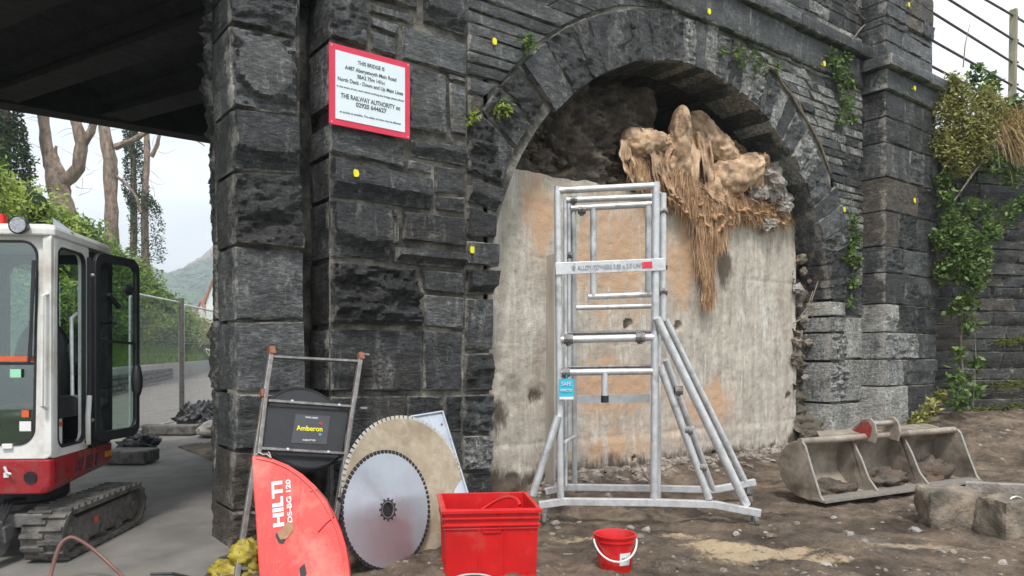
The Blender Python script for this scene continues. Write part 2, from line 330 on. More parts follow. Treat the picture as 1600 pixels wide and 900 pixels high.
# attribute driven: concrete, dirt
def attr_mat(name, base, layers, rough, bumps, fine=None, rand=None):
    m, n, b = new_mat(name); co = coords(n)
    c = ramp(n, nodes_noise(n, co, base[2], 9, .68, base[3]), [(.3, base[0]), (.7, base[1])])
    if fine:
        c = mixc(n, math_(n, 'MULTIPLY', ramp(n, nodes_noise(n, co, fine[1], 8, .8), [(.52, (0, 0, 0)), (.66, (1, 1, 1))]), fine[2]), c, fine[0])
    if name == 'stained_concrete':
        sk_ = ramp(n, nodes_noise(n, co, 1.6, 10, .72, (7, 7, .55), .2), [(.42, (0, 0, 0)), (.66, (1, 1, 1))]); c = mixc(n, math_(n, 'MULTIPLY', sk_, .42), c, (.28, .23, .18))
        sk_ = ramp(n, nodes_noise(n, co, 2.2, 10, .75, (5, 5, .5), .3), [(.54, (0, 0, 0)), (.66, (1, 1, 1))]); c = mixc(n, math_(n, 'MULTIPLY', sk_, .65), c, (.72, .69, .63))
        cr_ = ramp(n, nodes_noise(n, co, 1.5, 9, .7, (1, 1, 1), 2.4), [(.495, (0, 0, 0)), (.5, (1, 1, 1)), (.505, (0, 0, 0))]); c = mixc(n, math_(n, 'MULTIPLY', cr_, .4), c, (.13, .11, .09))
    if name == 'trodden_dirt':
        wt = ramp(n, nodes_noise(n, co, 1.1, 8, .7), [(.40, (.42, .40, .38)), (.58, (1.1, 1.1, 1.1))]); c = mixc(n, 1.0, c, wt, 'MULTIPLY')
    for an, colr, scl in layers:
        a = n.nodes.new('ShaderNodeAttribute'); a.attribute_name = an
        nn = math_(n, 'ADD', math_(n, 'MULTIPLY', nodes_noise(n, co, scl * .35, 9, .72, (1.5, 1.5, .5), .5), .6), math_(n, 'MULTIPLY', nodes_noise(n, co, scl * 2.2, 9, .8, (1.6, 1.6, .6)), .4))
        k = math_(n, 'SUBTRACT', math_(n, 'ADD', math_(n, 'MULTIPLY', a.outputs['Fac'], .44), nn), .70)
        k = math_(n, 'MULTIPLY', k, 8.0, True); k = math_(n, 'MULTIPLY', k, math_(n, 'MULTIPLY', a.outputs['Fac'], 1.8, True), True)
        c = mixc(n, k, c, colr)
    n.links.new(c, b.inputs['Base Color']); b.inputs['Roughness'].default_value = rough
    bump(n, b, [(nodes_noise(n, co, s_, 8, .7), st, d) for s_, st, d in bumps])
    return m
MT['concrete'] = attr_mat('stained_concrete', ((.35, .305, .25), (.66, .605, .52), 3.4, (1.6, 1, .7)),
    [('lime', (.70, .68, .63), 6), ('rust', (.54, .35, .22), 8), ('damp', (.11, .085, .062), 5)], .85, [(9, .5, .03), (55, .9, .012)], fine=((.20, .165, .13), 13, .65))
MT['dirt'] = attr_mat('trodden_dirt', ((.065, .048, .034), (.34, .255, .18), 4.2, (1, 1, 1)),
    [('sand', (.60, .46, .29), 26), ('grey', (.24, .22, .19), 5)], .92, [(9, 1.0, .06), (40, 1.0, .03)], fine=((.34, .28, .22), 24, .65))

# ------------------------------------------------------------------ ground
def setattr_(me, name, vals):
    a = me.attributes.new(name, 'FLOAT', 'POINT'); a.data.foreach_set('value', vals)
def ground_z(x, y):
    h = .02 * fr((x * .9, y * .9, 3), 3) + .040 * fr((x * 3.5, y * 3.5, 1), 6) - .016 * abs(noise.noise((x * 9, y * 9, 7))) + .010 * noise.noise((x * 23, y * 23, 2))
    t = Vector((x, y, 0)).dot(F); s_ = Vector((x, y, 0)).dot(RT)
    h += .50 * sm(9.6, 12.2, t) * sm(5.2, 7.2, s_)             # bank below the wing wall
    h += .14 * sm(5.3, 6.2, y) * sm(4.6, 5.4, x) * sm(10.9, 10.2, x)   # spoil at the foot of the concrete
    return h
b = MB(); b.add([(-900, -60, -.10), (900, -60, -.10), (900, 1200, -.10), (-900, 1200, -.10)], [(0, 1, 2, 3)])
tag(b.build('ground', M('distant_meadow', (.10, .13, .05), (.07, .09, .03), .2, .95, bmp=0)), kind='structure')
# road: asphalt sheet, camera side widens to a yard, far side runs toward the houses
p1 = onz(355, 862); EDGE = (p1.x, p1.y)
asph = M('old_asphalt', (.22, .205, .185), (.125, .118, .108), 2.2, .85, bmp=.6, bscale=90, bdist=.006, dirt=(.20, .18, .15), dirt_amt=.3)
dw = ray(350, HZ); dw.z = 0
b = MB(); N = 60; vs = []; far = Vector((2.15, 6.6, 0))
for i in range(N + 1):
    k = (i / N) ** 2.2
    if i < 6: y = -4 + i * 1.6; L_, R__ = -9.0, (1.9 if y > 2 else 3.5)
    yy = -6 + k * 150
    c_ = 0
    if yy < 6.6: xr = 3.0; xl = -14
    else: xr = 2.15 + (yy - 6.6) * dw.x / dw.y + 1.0; xl = xr - 14 
    for j in range(9): vs.append((xl + (xr - xl) * j / 8, yy, -.004))
b.add(vs, [(i * 9 + j, i * 9 + j + 1, i * 9 + j + 10, i * 9 + j + 9) for i in range(N) for j in range(8)])
tag(b.build('road', asph), kind='structure')
# dirt sheet in front of the masonry
xs = []; x = -1.2
while x < 22: xs.append(x); x += .035 if x < 9 else .06
ys = []; y = 1.6
while y < 13: ys.append(y); y += (.035 if 3.2 < y < 6.7 else .12)
vs = []; sand = []; grey = []; idx = {}
def dirt_edge(y): return EDGE[0] + (y - EDGE[1]) * .57 + .10 * noise.noise((y * 1.6, 0, 4)) + .05 * noise.noise((y * 7, 0, 4))
for j, y in enumerate(ys):
    for i, x in enumerate(xs):
        e = x - dirt_edge(y) if y < 6.0 else x - 2.9
        z = ground_z(x, y) * sm(0, .5, e) + .012 + (.03 * sm(0, .25, e)) - (.06 if e < 0 else 0)
        vs.append((x, y, z))
def gsm(px, py, rx, ry, x, y):
    c = onz(px, py); q = Vector((x, y, 0)) - Vector((c.x, c.y, 0)); a = q.dot(RT) / rx; d = q.dot(F) / ry; return math.exp(-a * a - d * d)
for (x, y, z) in vs:
    s_ = .7 * gsm(900, 850, .35, .12, x, y) + .7 * gsm(1180, 880, .5, .12, x, y) + .6 * gsm(1060, 845, .3, .1, x, y) + .6 * gsm(1320, 880, .3, .1, x, y) + .9 * gsm(1110, 862, .32, .22, x, y) + .95 * gsm(1220, 866, .35, .14, x, y) + .85 * gsm(1405, 862, .45, .12, x, y) + .5 * gsm(1520, 870, .3, .1, x, y) + .5 * gsm(1000, 800, .8, .15, x, y) + .25 * gsm(900, 820, .6, .2, x, y)
    sand.append(min(1, s_)); grey.append(max(0, .55 * noise.noise((x * .8, y * .8, 0)) + .2))
b = MB(); nx = len(xs); fs = []
for j in range(len(ys) - 1):
    for i in range(nx - 1):
        if xs[i + 1] > (dirt_edge(ys[j]) if ys[j] < 6.0 else 2.9): fs.append((j * nx + i, j * nx + i + 1, j * nx + nx + i + 1, j * nx + nx + i))
b.add(vs, fs); o = b.build('dirt', MT['dirt'], smooth=False); tag(o, kind='structure')
o.data.polygons.foreach_set('use_smooth', [True] * len(o.data.polygons))
setattr_(o.data, 'sand', sand); setattr_(o.data, 'grey', grey)

# ------------------------------------------------------------------ masonry
MAIN = Plane((0, 5.86, 0), (1, 0, 0), (0, -1, 0))
PIER = Plane((0, 5.94, 0), (1, 0, 0), (0, -1, 0))
PIL = Plane((0, 5.50, 0), (1, 0, 0), (0, -1, 0))
AC = (7.25, 1.95); RI, RO = 3.06, 3.67                          # arch centre and radii
STONES = []
def stone(pl, q, style='rough', amp=.05, depth=.2, mat='slate', name='stone', gap=.010, res=.02, label=None, uv=False, sink=0.0):
    """q: TL, TR, BR, BL as pixels of the photograph on plane pl, or (u, z) pairs if uv"""
    if not uv: q = [pl.uz(*p) for p in q]
    sd_ = random.uniform(0, 90)
    cu = sum(p[0] for p in q) / 4; cz = sum(p[1] for p in q) / 4
    q = [(p[0] + math.copysign(min(gap, abs(p[0] - cu) * .5), cu - p[0]), p[1] + math.copysign(min(gap, abs(p[1] - cz) * .5), cz - p[1])) for p in q]
    TL, TR, BR, BL = q
    w = (math.dist(TL, TR) + math.dist(BL, BR)) / 2; h = (math.dist(TL, BL) + math.dist(TR, BR)) / 2
    nx = max(4, min(46, int(w / res))); ny = max(4, min(34, int(h / res)))
    ew = min(.011, .15 * w) / w; eh = min(.011, .15 * h) / h
    gu = [0] + [ew + (1 - 2 * ew) * i / (nx - 2) for i in range(nx - 1)] + [1]; gv = [0] + [eh + (1 - 2 * eh) * i / (ny - 2) for i in range(ny - 1)] + [1]
    vs = []; fs = []; rim = []
    tilt = random.uniform(-.25, .25)
    v0 = random.uniform(.34, .5)
    em = min(.011, .15 * min(w, h)) * 1.02
    for j in range(ny + 1):
        v = gv[j]
        for i in range(nx + 1):
            s_ = gu[i]
            u = (BL[0] * (1 - s_) + BR[0] * s_) * (1 - v) + (TL[0] * (1 - s_) + TR[0] * s_) * v
            z = (BL[1] * (1 - s_) + BR[1] * s_) * (1 - v) + (TL[1] * (1 - s_) + TR[1] * s_) * v
            de = min(s_ * w, (1 - s_) * w, v * h, (1 - v) * h)
            e = sm(0, em, de)
            n1 = fr((u * 2.6 + sd_, z * 6.0, sd_), 5); n2 = fr((u * 8 + sd_, z * 18, 4 + sd_), 5); n3 = noise.noise((u * 30 + sd_, z * 62, 0))
            if style == 'rough':
                lay = abs(((z * 14 + n1 * 1.6 + u * tilt * 6) % 1) - .5)
                d = amp * (.50 + .80 * n1 + .50 * n2 + .50 * lay + .14 * n3 + tilt * (s_ - .5) * 2)
            elif style == 'shelf':
                vv = v0 + .16 * noise.noise((u * 2.2, sd_, 0)) + .05 * n2
                if v > vv: d = amp * (1.25 + .16 * n1 + .12 * n2 + .25 * (1 - v))
                else: d = amp * (1.25 * (v / max(vv, .01)) ** 1.3 * .85 + .45 * n1 + .5 * n2 + .16 * n3)
            elif style == 'flake':                               # smooth sheared lens inside a rough border
                r_ = math.hypot((s_ - .52) / .42, (v - .56) / .40) + .12 * n1
                d = amp * (.9 + .10 * n1) if r_ < 1 else amp * (.35 + .8 * n1 + .5 * n2)
            else:
                d = amp * (.5 + .35 * n1 + .12 * n2)
            d = max(d, .004) * e - (1 - e) * .004 * (1 + n2) - sink
            if de == 0 and 0 < s_ < 1 and v in (0, 1): z += .006 * n1 + .004 * n2
            if de == 0 and 0 < v < 1 and s_ in (0, 1): u += .005 * n1
            vs.append(pl.P(u, z, d)); rim.append(sm(.045, 0, de))
    st = nx + 1
    for j in range(ny):
        for i in range(nx): fs.append((j * st + i, j * st + i + 1, j * st + st + i + 1, j * st + st + i))
    loop = [i for i in range(nx + 1)] + [j * st + nx for j in range(1, ny + 1)] + [ny * st + i for i in range(nx - 1, -1, -1)] + [j * st for j in range(ny - 1, 0, -1)]
    b0 = len(vs); back = pl.n * -depth
    vs += [vs[k] + back for k in loop]; m_ = len(loop)
    fs += [(loop[k], b0 + k, b0 + (k + 1) % m_, loop[(k + 1) % m_]) for k in range(m_)]
    STONES.append((w * h / max(1, (vs[0] - C0).length) ** 2, name, mat, vs, fs, label, rim + [.25] * m_))

# left pier, from the top (partly above the frame) to the ground
D = .49
prs = [('rough', [(358, -100), (466, -82), (466, -6), (358, -22)], .05, 'slate'),
       ('rough', [(358, -20), (466, -4), (462, 61), (357, 37)], .055, 'slate'),
       ('flake', [(357, 40), (462, 65), (464, 181), (361, 168)], .075, 'dressed'),
       ('shelf', [(362, 171), (464, 184), (466, 271), (363, 267)], .07, 'slate'),
       ('rough', [(364, 270), (469, 275), (473, 392), (367, 381)], .07, 'black'),
       ('smooth', [(367, 384), (474, 395), (475, 499), (368, 500)], .03, 'dressed'),
       ('smooth', [(368, 503), (476, 502), (478, 612), (370, 612)], .03, 'dressed'),
       ('smooth', [(369, 615), (478, 615), (478, 700), (366, 703)], .035, 'dressed'),
       ('rough', [(365, 706), (478, 704), (478, 790), (361, 797)], .03, 'brown'),
       ('rough', [(361, 800), (478, 793), (478, 870), (355, 885)], .04, 'brown')]
for st_, q, a, m_ in prs: stone(PIER, q, st_, a, D, m_, gap=.006)
# main block
Q = [('rough', 513, -90, 640, -62, 640, -32, 513, -50, .05, 'slate'), ('rough', 642, -62, 728, -40, 728, -4, 642, -30, .05, 'slate'),
     ('rough', 513, -46, 573, -30, 573, 78, 513, 60, .06, 'slate'), ('rough', 576, -30, 653, -8, 653, 17, 577, -1, .05, 'black'),
     ('smooth', 577, 3, 648, 24, 641, 38, 577, 20, .03, 'dressed'), ('smooth', 577, 23, 624, 38, 619, 57, 578, 42, .03, 'dressed'),
     ('smooth', 579, 45, 620, 60, 620, 90, 579, 78, .03, 'dressed'), ('shelf', 661, -22, 728, -1, 728, 57, 661, 36, .05, 'slate'),
     ('smooth', 628, 40, 729, 68, 729, 121, 628, 93, .04, 'dressed'), ('smooth', 514, 63, 626, 94, 638, 190, 514, 162, .03, 'dressed'),
     ('smooth', 639, 100, 697, 117, 699, 211, 640, 199, .045, 'dressed'), ('smooth', 702, 127, 729, 134, 729, 214, 704, 208, .04, 'dressed'),
     ('smooth', 700, 114, 729, 123, 729, 131, 702, 124, .025, 'dressed'),
     ('smooth', 515, 190, 632, 221, 632, 263, 515, 238, .045, 'dressed'), ('shelf', 641, 217, 729, 228, 729, 260, 642, 245, .045, 'dressed'),
     ('smooth', 637, 248, 675, 257, 675, 274, 637, 265, .02, 'dressed'),
     ('shelf', 515, 243, 673, 280, 674, 329, 516, 307, .06, 'slate'), ('smooth', 678, 258, 727, 264, 727, 304, 679, 302, .035, 'slate'),
     ('smooth', 679, 305, 727, 307, 727, 335, 681, 329, .04, 'slate'), ('shelf', 516, 311, 609, 326, 611, 408, 518, 402, .065, 'slate'),
     ('smooth', 613, 327, 622, 328, 622, 341, 613, 340, .015, 'brown'), ('smooth', 614, 346, 624, 347, 625, 381, 614, 381, .02, 'dressed'),
     ('smooth', 629, 329, 727, 339, 727, 387, 629, 376, .05, 'slate'), ('shelf', 618, 384, 727, 394, 727, 421, 615, 411, .06, 'slate'),
     ('rough', 516, 408, 648, 419, 661, 510, 517, 507, .10, 'black'), ('smooth', 657, 421, 727, 425, 727, 461, 662, 455, .04, 'slate'),
     ('smooth', 662, 459, 725, 464, 725, 516, 663, 511, .045, 'dressed'), ('smooth', 516, 513, 660, 514, 660, 612, 516, 612, .035, 'slate'),
     ('smooth', 661, 515, 723, 518, 722, 612, 661, 612, .03, 'slate'), ('smooth', 516, 619, 634, 617, 634, 703, 516, 712, .035, 'slate'),
     ('rough', 636, 617, 691, 617, 691, 698, 636, 702, .03, 'slate'), ('rough', 694, 617, 722, 616, 722, 676, 694, 678, .03, 'slate'),
     ('rough', 516, 716, 600, 710, 600, 776, 516, 786, .04, 'slate'), ('rough', 602, 708, 702, 701, 702, 763, 602, 774, .04, 'slate'),
     ('smooth', 694, 681, 722, 679, 722, 758, 704, 760, .03, 'slate'), ('rough', 516, 790, 620, 778, 620, 850, 516, 860, .04, 'slate'),
     ('rough', 622, 777, 724, 762, 724, 830, 622, 846, .04, 'slate')]
for q in Q:
    qq = [(q[1], q[2]), (q[3], q[4]), (q[5], q[6]), (q[7], q[8])]
    stone(MAIN, qq, q[0], q[9], .45 if q[1] < 520 else .2, q[10])
# left jamb of the arch and the big springing voussoirs
J = [('rough', [(753, 170), (777, 134), (827, 196), (806, 232)], .06, 'slate', 'voussoir'),
     ('rough', [(779, 131), (806, 102), (848, 166), (829, 193)], .06, 'black', 'voussoir'),
     ('rough', [(731, 186), (751, 176), (803, 234), (786, 288)], .02, 'slate', 'voussoir'),
     ('rough', [(730, 188), (768, 196), (785, 290), (729, 270)], .075, 'black', 'voussoir'),
     ('shelf', [(729, 275), (784, 294), (778, 332), (730, 315)], .05, 'slate', 'stone'), ('smooth', [(730, 319), (777, 336), (776, 372), (729, 369)], .05, 'slate', 'stone'),
     ('smooth', [(729, 375), (782, 379), (781, 418), (728, 414)], .04, 'dressed', 'stone'), ('shelf', [(729, 419), (778, 421), (773, 461), (728, 460)], .06, 'black', 'stone'),
     ('smooth', [(727, 465), (772, 466), (771, 547), (726, 548)], .035, 'dressed', 'stone'), ('rough', [(725, 552), (771, 550), (770, 611), (724, 613)], .05, 'black', 'stone'),
     ('rough', [(723, 616), (770, 614), (770, 675), (723, 677)], .06, 'slate', 'stone'), ('rough', [(723, 680), (769, 678), (769, 733), (723, 736)], .06, 'limed', 'stone'),
     ('rough', [(724, 739), (769, 736), (769, 800), (724, 815)], .03, 'slate', 'stone'),
     ('smooth', [(731, 119), (777, 132), (757, 153), (731, 143)], .03, 'dressed', 'stone'), ('smooth', [(731, 146), (756, 155), (749, 174), (731, 182)], .03, 'brown', 'stone')]
for st_, q, a, m_, nm in J: stone(MAIN, q, st_, a, .56, m_, nm)
# arch ring
a = 137.6; ringm = ['slate', 'slate', 'slate', 'black', 'slate', 'limed', 'slate', 'slate']
rnd = random.Random(5); k = 0
while a > 12:
    da = rnd.choice([2.2, 3.0, 3.6, 4.4, 5.4]) if k > 1 else 6.5
    if a > 118 and k > 1: da = 4.6
    a1 = max(10, a - da); ro = RO + rnd.uniform(-.03, .03)
    if a < 36: ro = RO + .12
    P_ = lambda r, g: (AC[0] + r * math.cos(R_(g)), AC[1] + r * math.sin(R_(g)))
    m_ = rnd.choice(['slate', 'slate', 'dressed', 'black']) if a > 104 else rnd.choice(['limed', 'slate', 'limed', 'dressed', 'slate'])
    stone(MAIN, [P_(ro, a), P_(ro, a1), P_(RI, a1), P_(RI, a)], rnd.choice(['rough', 'rough', 'smooth']), rnd.uniform(.035, .06), .55, m_, 'voussoir', uv=True, gap=.006)
    a = a1; k += 1
# right jamb below the ring
UR = AC[0] + RI - .04
for (z1, z0, m_, st_, am) in [(2.55, 2.32, 'slate', 'rough', .05), (2.30, 2.08, 'pale', 'smooth', .05), (2.07, 1.84, 'limed', 'rough', .04), (1.83, 1.42, 'limed', 'rough', .07), (1.40, .80, 'limed', 'rough', .08), (.78, .25, 'pale', 'smooth', .04), (.24, -.2, 'limed', 'rough', .05)]:
    stone(MAIN, [(UR, z1), (UR + .42, z1), (UR + .42, z0), (UR, z0)], st_, am, .56, m_, uv=True)
for (z1, z0, m_) in [(3.1, 2.56, 'limed'), (2.55, 2.1, 'slate'), (2.08, 1.45, 'pale'), (1.43, .8, 'limed'), (.78, -.1, 'pale')]:
    stone(MAIN, [(UR + .43, z1), (11.2, z1), (11.2, z0), (UR + .43, z0)], 'smooth', .035, .2, m_, uv=True)
# coursed slabs between ring, string course and pilasters
def courses(pl, z0, z1, fl, fr_, hs, ws, mats, styles=('smooth',), amp=(.015, .04), skip=None, seed=1, name='stone', depth=.2, gap=.006, res=.035):
    rd = random.Random(seed); z = z0
    while z < z1 - .03:
        h = rd.uniform(*hs)
        if z + h > z1 - .05: h = z1 - z
        a0, a1 = fl(z), fr_(z); b0, b1 = fl(z + h), fr_(z + h)
        L_ = max(a1 - a0, b1 - b0)
        if L_ > .04:
            cuts = [0.0]; x = 0
            while True:
                x += rd.uniform(*ws)
                if x > L_ - ws[0] * .5: break
                cuts.append(x / L_)
            cuts.append(1.0)
            for i in range(len(cuts) - 1):
                p, r = cuts[i], cuts[i + 1]
                # vertical joints: keep absolute position from the straight side
                q = [(b0 + (b1 - b0) * p, z + h), (b0 + (b1 - b0) * r, z + h), (a0 + (a1 - a0) * r, z), (a0 + (a1 - a0) * p, z)]
                if skip and skip((q[0][0] + q[2][0]) / 2, z + h / 2): continue
                stone(pl, q, rd.choice(styles), rd.uniform(*amp), depth, rd.choice(mats), name, uv=True, gap=gap, res=res, sink=rd.uniform(-.012, .012))
        z += h
def circ(sgn, r=RO + .03):
    def f_(z):
        d = z - AC[1]; return AC[0] + sgn * (math.sqrt(r * r - d * d) if abs(d) < r else 0)
    return f_
U7 = MAIN.uz(731, 60)[0]
zl0 = MAIN.uz(731, 116)[1]
courses(MAIN, zl0, RO + AC[1], lambda z: U7, circ(-1), (.10, .19), (.9, 1.9), ['dressed', 'slate', 'dressed'], ('smooth',), (.015, .035), seed=3)
courses(MAIN, RO + AC[1] + .03, 5.62, lambda z: U7, lambda z: AC[0] + .4, (.07, .12), (.7, 1.4), ['dressed', 'slate'], seed=4)
courses(MAIN, 3.12, RO + AC[1] - .02, circ(1, RO + .10), lambda z: 11.2, (.09, .15), (.22, .62), ['limed', 'limed', 'dressed', 'slate'], ('smooth', 'rough'), (.02, .045), seed=6)
courses(MAIN, RO + AC[1] + .0, 5.60, lambda z: AC[0] + .4, lambda z: 11.2, (.06, .1), (.4, .9), ['limed', 'slate'], seed=8)
PROUD = lambda y: Plane((0, y, 0), (1, 0, 0), (0, -1, 0))
courses(PROUD(5.80), 5.60, 6.02, lambda z: 4.0, lambda z: 11.2, (.42, .42), (1.0, 1.9), ['dressed', 'limed', 'dressed'], ('smooth',), (.01, .02), seed=9, name='band_stone')
courses(PROUD(5.70), 6.03, 6.21, lambda z: 5.5, lambda z: 11.2, (.18, .18), (.9, 1.8), ['dressed', 'slate'], ('smooth',), (.01, .02), seed=10, name='cornice_stone', depth=.3)
courses(MAIN, 6.22, 7.35, lambda z: 6.4, lambda z: 11.2, (.10, .24), (.28, .8), ['slate', 'dressed', 'slate', 'limed'], ('smooth', 'rough'), (.02, .05), seed=12)
# right pilaster
zb = [-.15, .33, 1.03, 1.44, 1.85, 2.28, 2.75, 3.15, 3.68, 4.19, 4.72, 5.10, 5.49]
for i in range(len(zb) - 1):
    z0, z1 = zb[i], zb[i + 1]; low = z0 < 2.2
    cuts = {0: [.55], 1: [.7], 2: [.55], 3: [1.0], 4: [.35], 5: [.6], 6: [.5], 7: [.4, 1.0], 8: [1.0], 9: [.75, 1.2], 10: [.7], 11: [.6]}[i]
    ed = [11.2 + .004 * (5.5 - z0) * -3] + [11.2 + c for c in cuts] + [12.86]
    for j in range(len(ed) - 1):
        m_ = random.choice(['slate', 'dressed', 'slate']) if j or not low else 'limed'
        stone(PIL, [(ed[j], z1), (ed[j + 1], z1), (ed[j + 1], z0), (ed[j], z0)], random.choice(['smooth', 'rough', 'smooth', 'shelf']), random.uniform(.03, .05), .38, ('pale' if low and j == 0 and i in (1, 4) else 'brown' if (i, j) in ((7, 0), (8, 0)) else m_), uv=True)
courses(PROUD(5.44), 5.50, 5.80, lambda z: 11.14, lambda z: 12.92, (.3, .3), (2, 2), ['dressed'], ('smooth',), (.01, .015), seed=13, name='band_stone', depth=.42)
courses(PROUD(5.34), 5.81, 5.98, lambda z: 11.04, lambda z: 13.0, (.17, .17), (3, 3), ['dressed'], ('smooth',), (.01, .015), seed=14, name='cornice_stone', depth=.52)
courses(PROUD(5.52), 5.99, 6.62, lambda z: 11.2, lambda z: 12.72, (.2, .26), (.45, .9), ['slate', 'dressed', 'slate'], ('rough', 'smooth'), (.03, .05), seed=15, depth=.34)
courses(PROUD(5.50), 6.62, 7.3, lambda z: 11.2, lambda z: 12.76, (.2, .26), (.4, .8), ['brown', 'brown', 'slate'], ('rough', 'smooth'), (.03, .05), seed=16, depth=.36)
# skewed inner face of the abutment under the deck: rock faced, seen edge on
p0 = Vector((PIER.uz(336, 300)[0], 0, 0)); sk = ray(338, HZ); sk.z = 0; sk.normalize()
o_ = ray(337, HZ); o_ = o_ * (6.43 / o_.y); o_.z = 0
SKEW = Plane(o_, sk, (-sk.y, sk.x, 0))
zc = [-.1, .65, 1.2, 1.8, 2.44, 3.04, 3.58, 4.22, 4.9]
for i in range(len(zc) - 1):
    z0, z1 = zc[i], zc[i + 1]; u = 0.02
    while u < 5.2:
        w = random.uniform(.5, 1.0); am = {2: .05, 4: .006, 5: .04, 6: .06}.get(i, .02) + random.uniform(0, .01)
        if u < .1: am = {0: .02, 1: .02, 2: .035, 3: .022, 4: .004, 5: .055, 6: .11, 7: .09}[i]
        stone(SKEW, [(u, z1), (u + w, z1), (u + w, z0), (u, z0)], 'rough', am, .25, 'slate', uv=True, res=.06 if u > 1 else .035); u += w
# long stones of the barrel behind the ring
a = 172.0; k = 0
AXW = Plane((0, 0, 0), (0, 1, 0), (0, 0, 1))
def barrel(a0, a1, y0, y1, m_, seed):
    rr_ = random.Random(seed); off = rr_.uniform(-.04, .03); vs = []; n = 5; ny = 10
    for j in range(ny + 1):
        for i in range(n + 1):
            g = R_(a0 + (a1 - a0) * (i * .96 + .02 * n) / n); y = y0 + (y1 - y0) * j / ny
            r = RI + .02 + off + .03 * fr((g * 6, y * 1.2, seed), 3) + (.02 if i in (0, n) else 0)
            vs.append(Vector((AC[0] + r * math.cos(g), y, AC[1] + r * math.sin(g))))
    fs = [(j * (n + 1) + i, j * (n + 1) + i + 1, (j + 1) * (n + 1) + i + 1, (j + 1) * (n + 1) + i) for j in range(ny) for i in range(n)]
    STONES.append((.004, 'barrel_stone', m_, vs, fs, None, [0.0] * len(vs)))
while a > 8:
    da = rnd.uniform(2.2, 4.2); y = 6.40
    while y < 9: 
        w = rnd.uniform(.5, 1.3); barrel(a, a - da, y + .008, min(9, y + w), 'soffit', a + y); y += w
    a -= da
abut = thing('bridge_abutment', (MAIN.uz(515, 600)[0], 5.86, 0), 'dark slate railway bridge abutment of rock-faced blocks with a blocked-up arch and tall pilaster', 'bridge')
STONES.sort(key=lambda s: -s[0])
cnt = {}; rest = {}
for ar, nm, mt, vs, fs, lb, rim in STONES:
    cnt[nm] = cnt.get(nm, 0) + 1
    if cnt[nm] <= 298:
        b = MB(); b.add(vs, fs); o = b.build(nm, MT[mt], abut); me = o.data; setattr_(me, 'rim', rim)
        me.polygons.foreach_set('use_smooth', [True] * len(me.polygons)); me.set_sharp_from_angle(angle=R_(50))
        if lb: o['label'] = lb
    else:
        q_ = rest.setdefault((nm, mt), MB()); q_.add(vs, fs); q_.rim = getattr(q_, 'rim', []) + rim
for (nm, mt), b in rest.items():
    o = b.build('small_' + nm + 's', MT[mt], abut); o['kind'] = 'stuff'; setattr_(o.data, 'rim', b.rim)
# mortar body between and behind the stones
b = MB(); yb = 5.880
def mort(u0, u1, z0, z1, y): b.add([(u0, y, z0), (u1, y, z0), (u1, y, z1), (u0, y, z1)], [(0, 1, 2, 3)])
ul = MAIN.uz(514, 300)[0]
mort(ul + .01, 4.16, -.3, 1.95, yb); mort(ul + .01, AC[0] - RI - .05, 1.95, 7.3, yb)
mort(AC[0] + RI + .02, 12.8, -.3, 7.3, yb); mort(11.24, 12.82, -.3, 7.25, 5.53)
n = 60; pi_ = []; po = []
for i in range(n + 1):
    g = math.pi * i / n; c, s_ = math.cos(g), math.sin(g)
    pi_.append((AC[0] + (RI + .05) * c, yb, AC[1] + (RI + .05) * s_))
    k = min((RI + .1) / max(abs(c), 1e-6), 5.35 / max(s_, 1e-6)); po.append((AC[0] + k * c, yb, AC[1] + k * s_))
b.add(pi_ + po, [(i, i + 1, n + 2 + i, n + 1 + i) for i in range(n)])
b.box((11.30, 5.72, 3.5), .02, .30, 7.4)                       # core behind the pilaster's return
b.box((ul - .14, 6.42, 3.5), .42, .04, 7.6)               # back of the chase
pu = PIER.uz(365, 400)[0]; b.box(((pu + 2.3) / 2 + .01, 6.085, 3.5), 2.3 - pu - .04, .24, 7.6)
b.box((ul + .09, 6.1, 3.5), .03, .36, 7.6)
o = b.build('mortar', MT['mortar'], abut)
# barrel shell and end wall, added to keep sky light out of the void
b = MB(); n = 40
vs = [(AC[0] + (RI + .10) * math.cos(math.pi * i / n), y, AC[1] + (RI + .10) * math.sin(math.pi * i / n)) for y in (6.0, 9.0) for i in range(n + 1)]
b.add(vs, [(i, i + 1, n + 2 + i, n + 1 + i) for i in range(n)])
b.add([(3.5, 9.0, 0), (11, 9.0, 0), (11, 9.0, 6), (3.5, 9.0, 6)], [(0, 1, 2, 3)])
for sx in (-1, 1): b.add([(AC[0] + sx * (RI + .08), 5.95, -.2), (AC[0] + sx * (RI + .08), 9, -.2), (AC[0] + sx * (RI + .08), 9, 1.97), (AC[0] + sx * (RI + .08), 5.95, 1.97)], [(0, 1, 2, 3)])
b.build('barrel_light_seal', MT['soffit'], abut)
# body of the abutment behind, so that no light leaks in
b = MB(); b.prism([(2.36, 6.5, -.1), (4.1, 6.5, -.1), (4.1, 10.9, -.1), (3.6, 10.9, -.1)], (0, 0, 4.6)); b.box((11.95, 8.65, 3.4), 1.2, 5.4, 7.0); b.box((7.3, 9.2, 6.4), 9.4, 6.0, 1.6)
b.build('wall_core', MT['mortar'], abut)

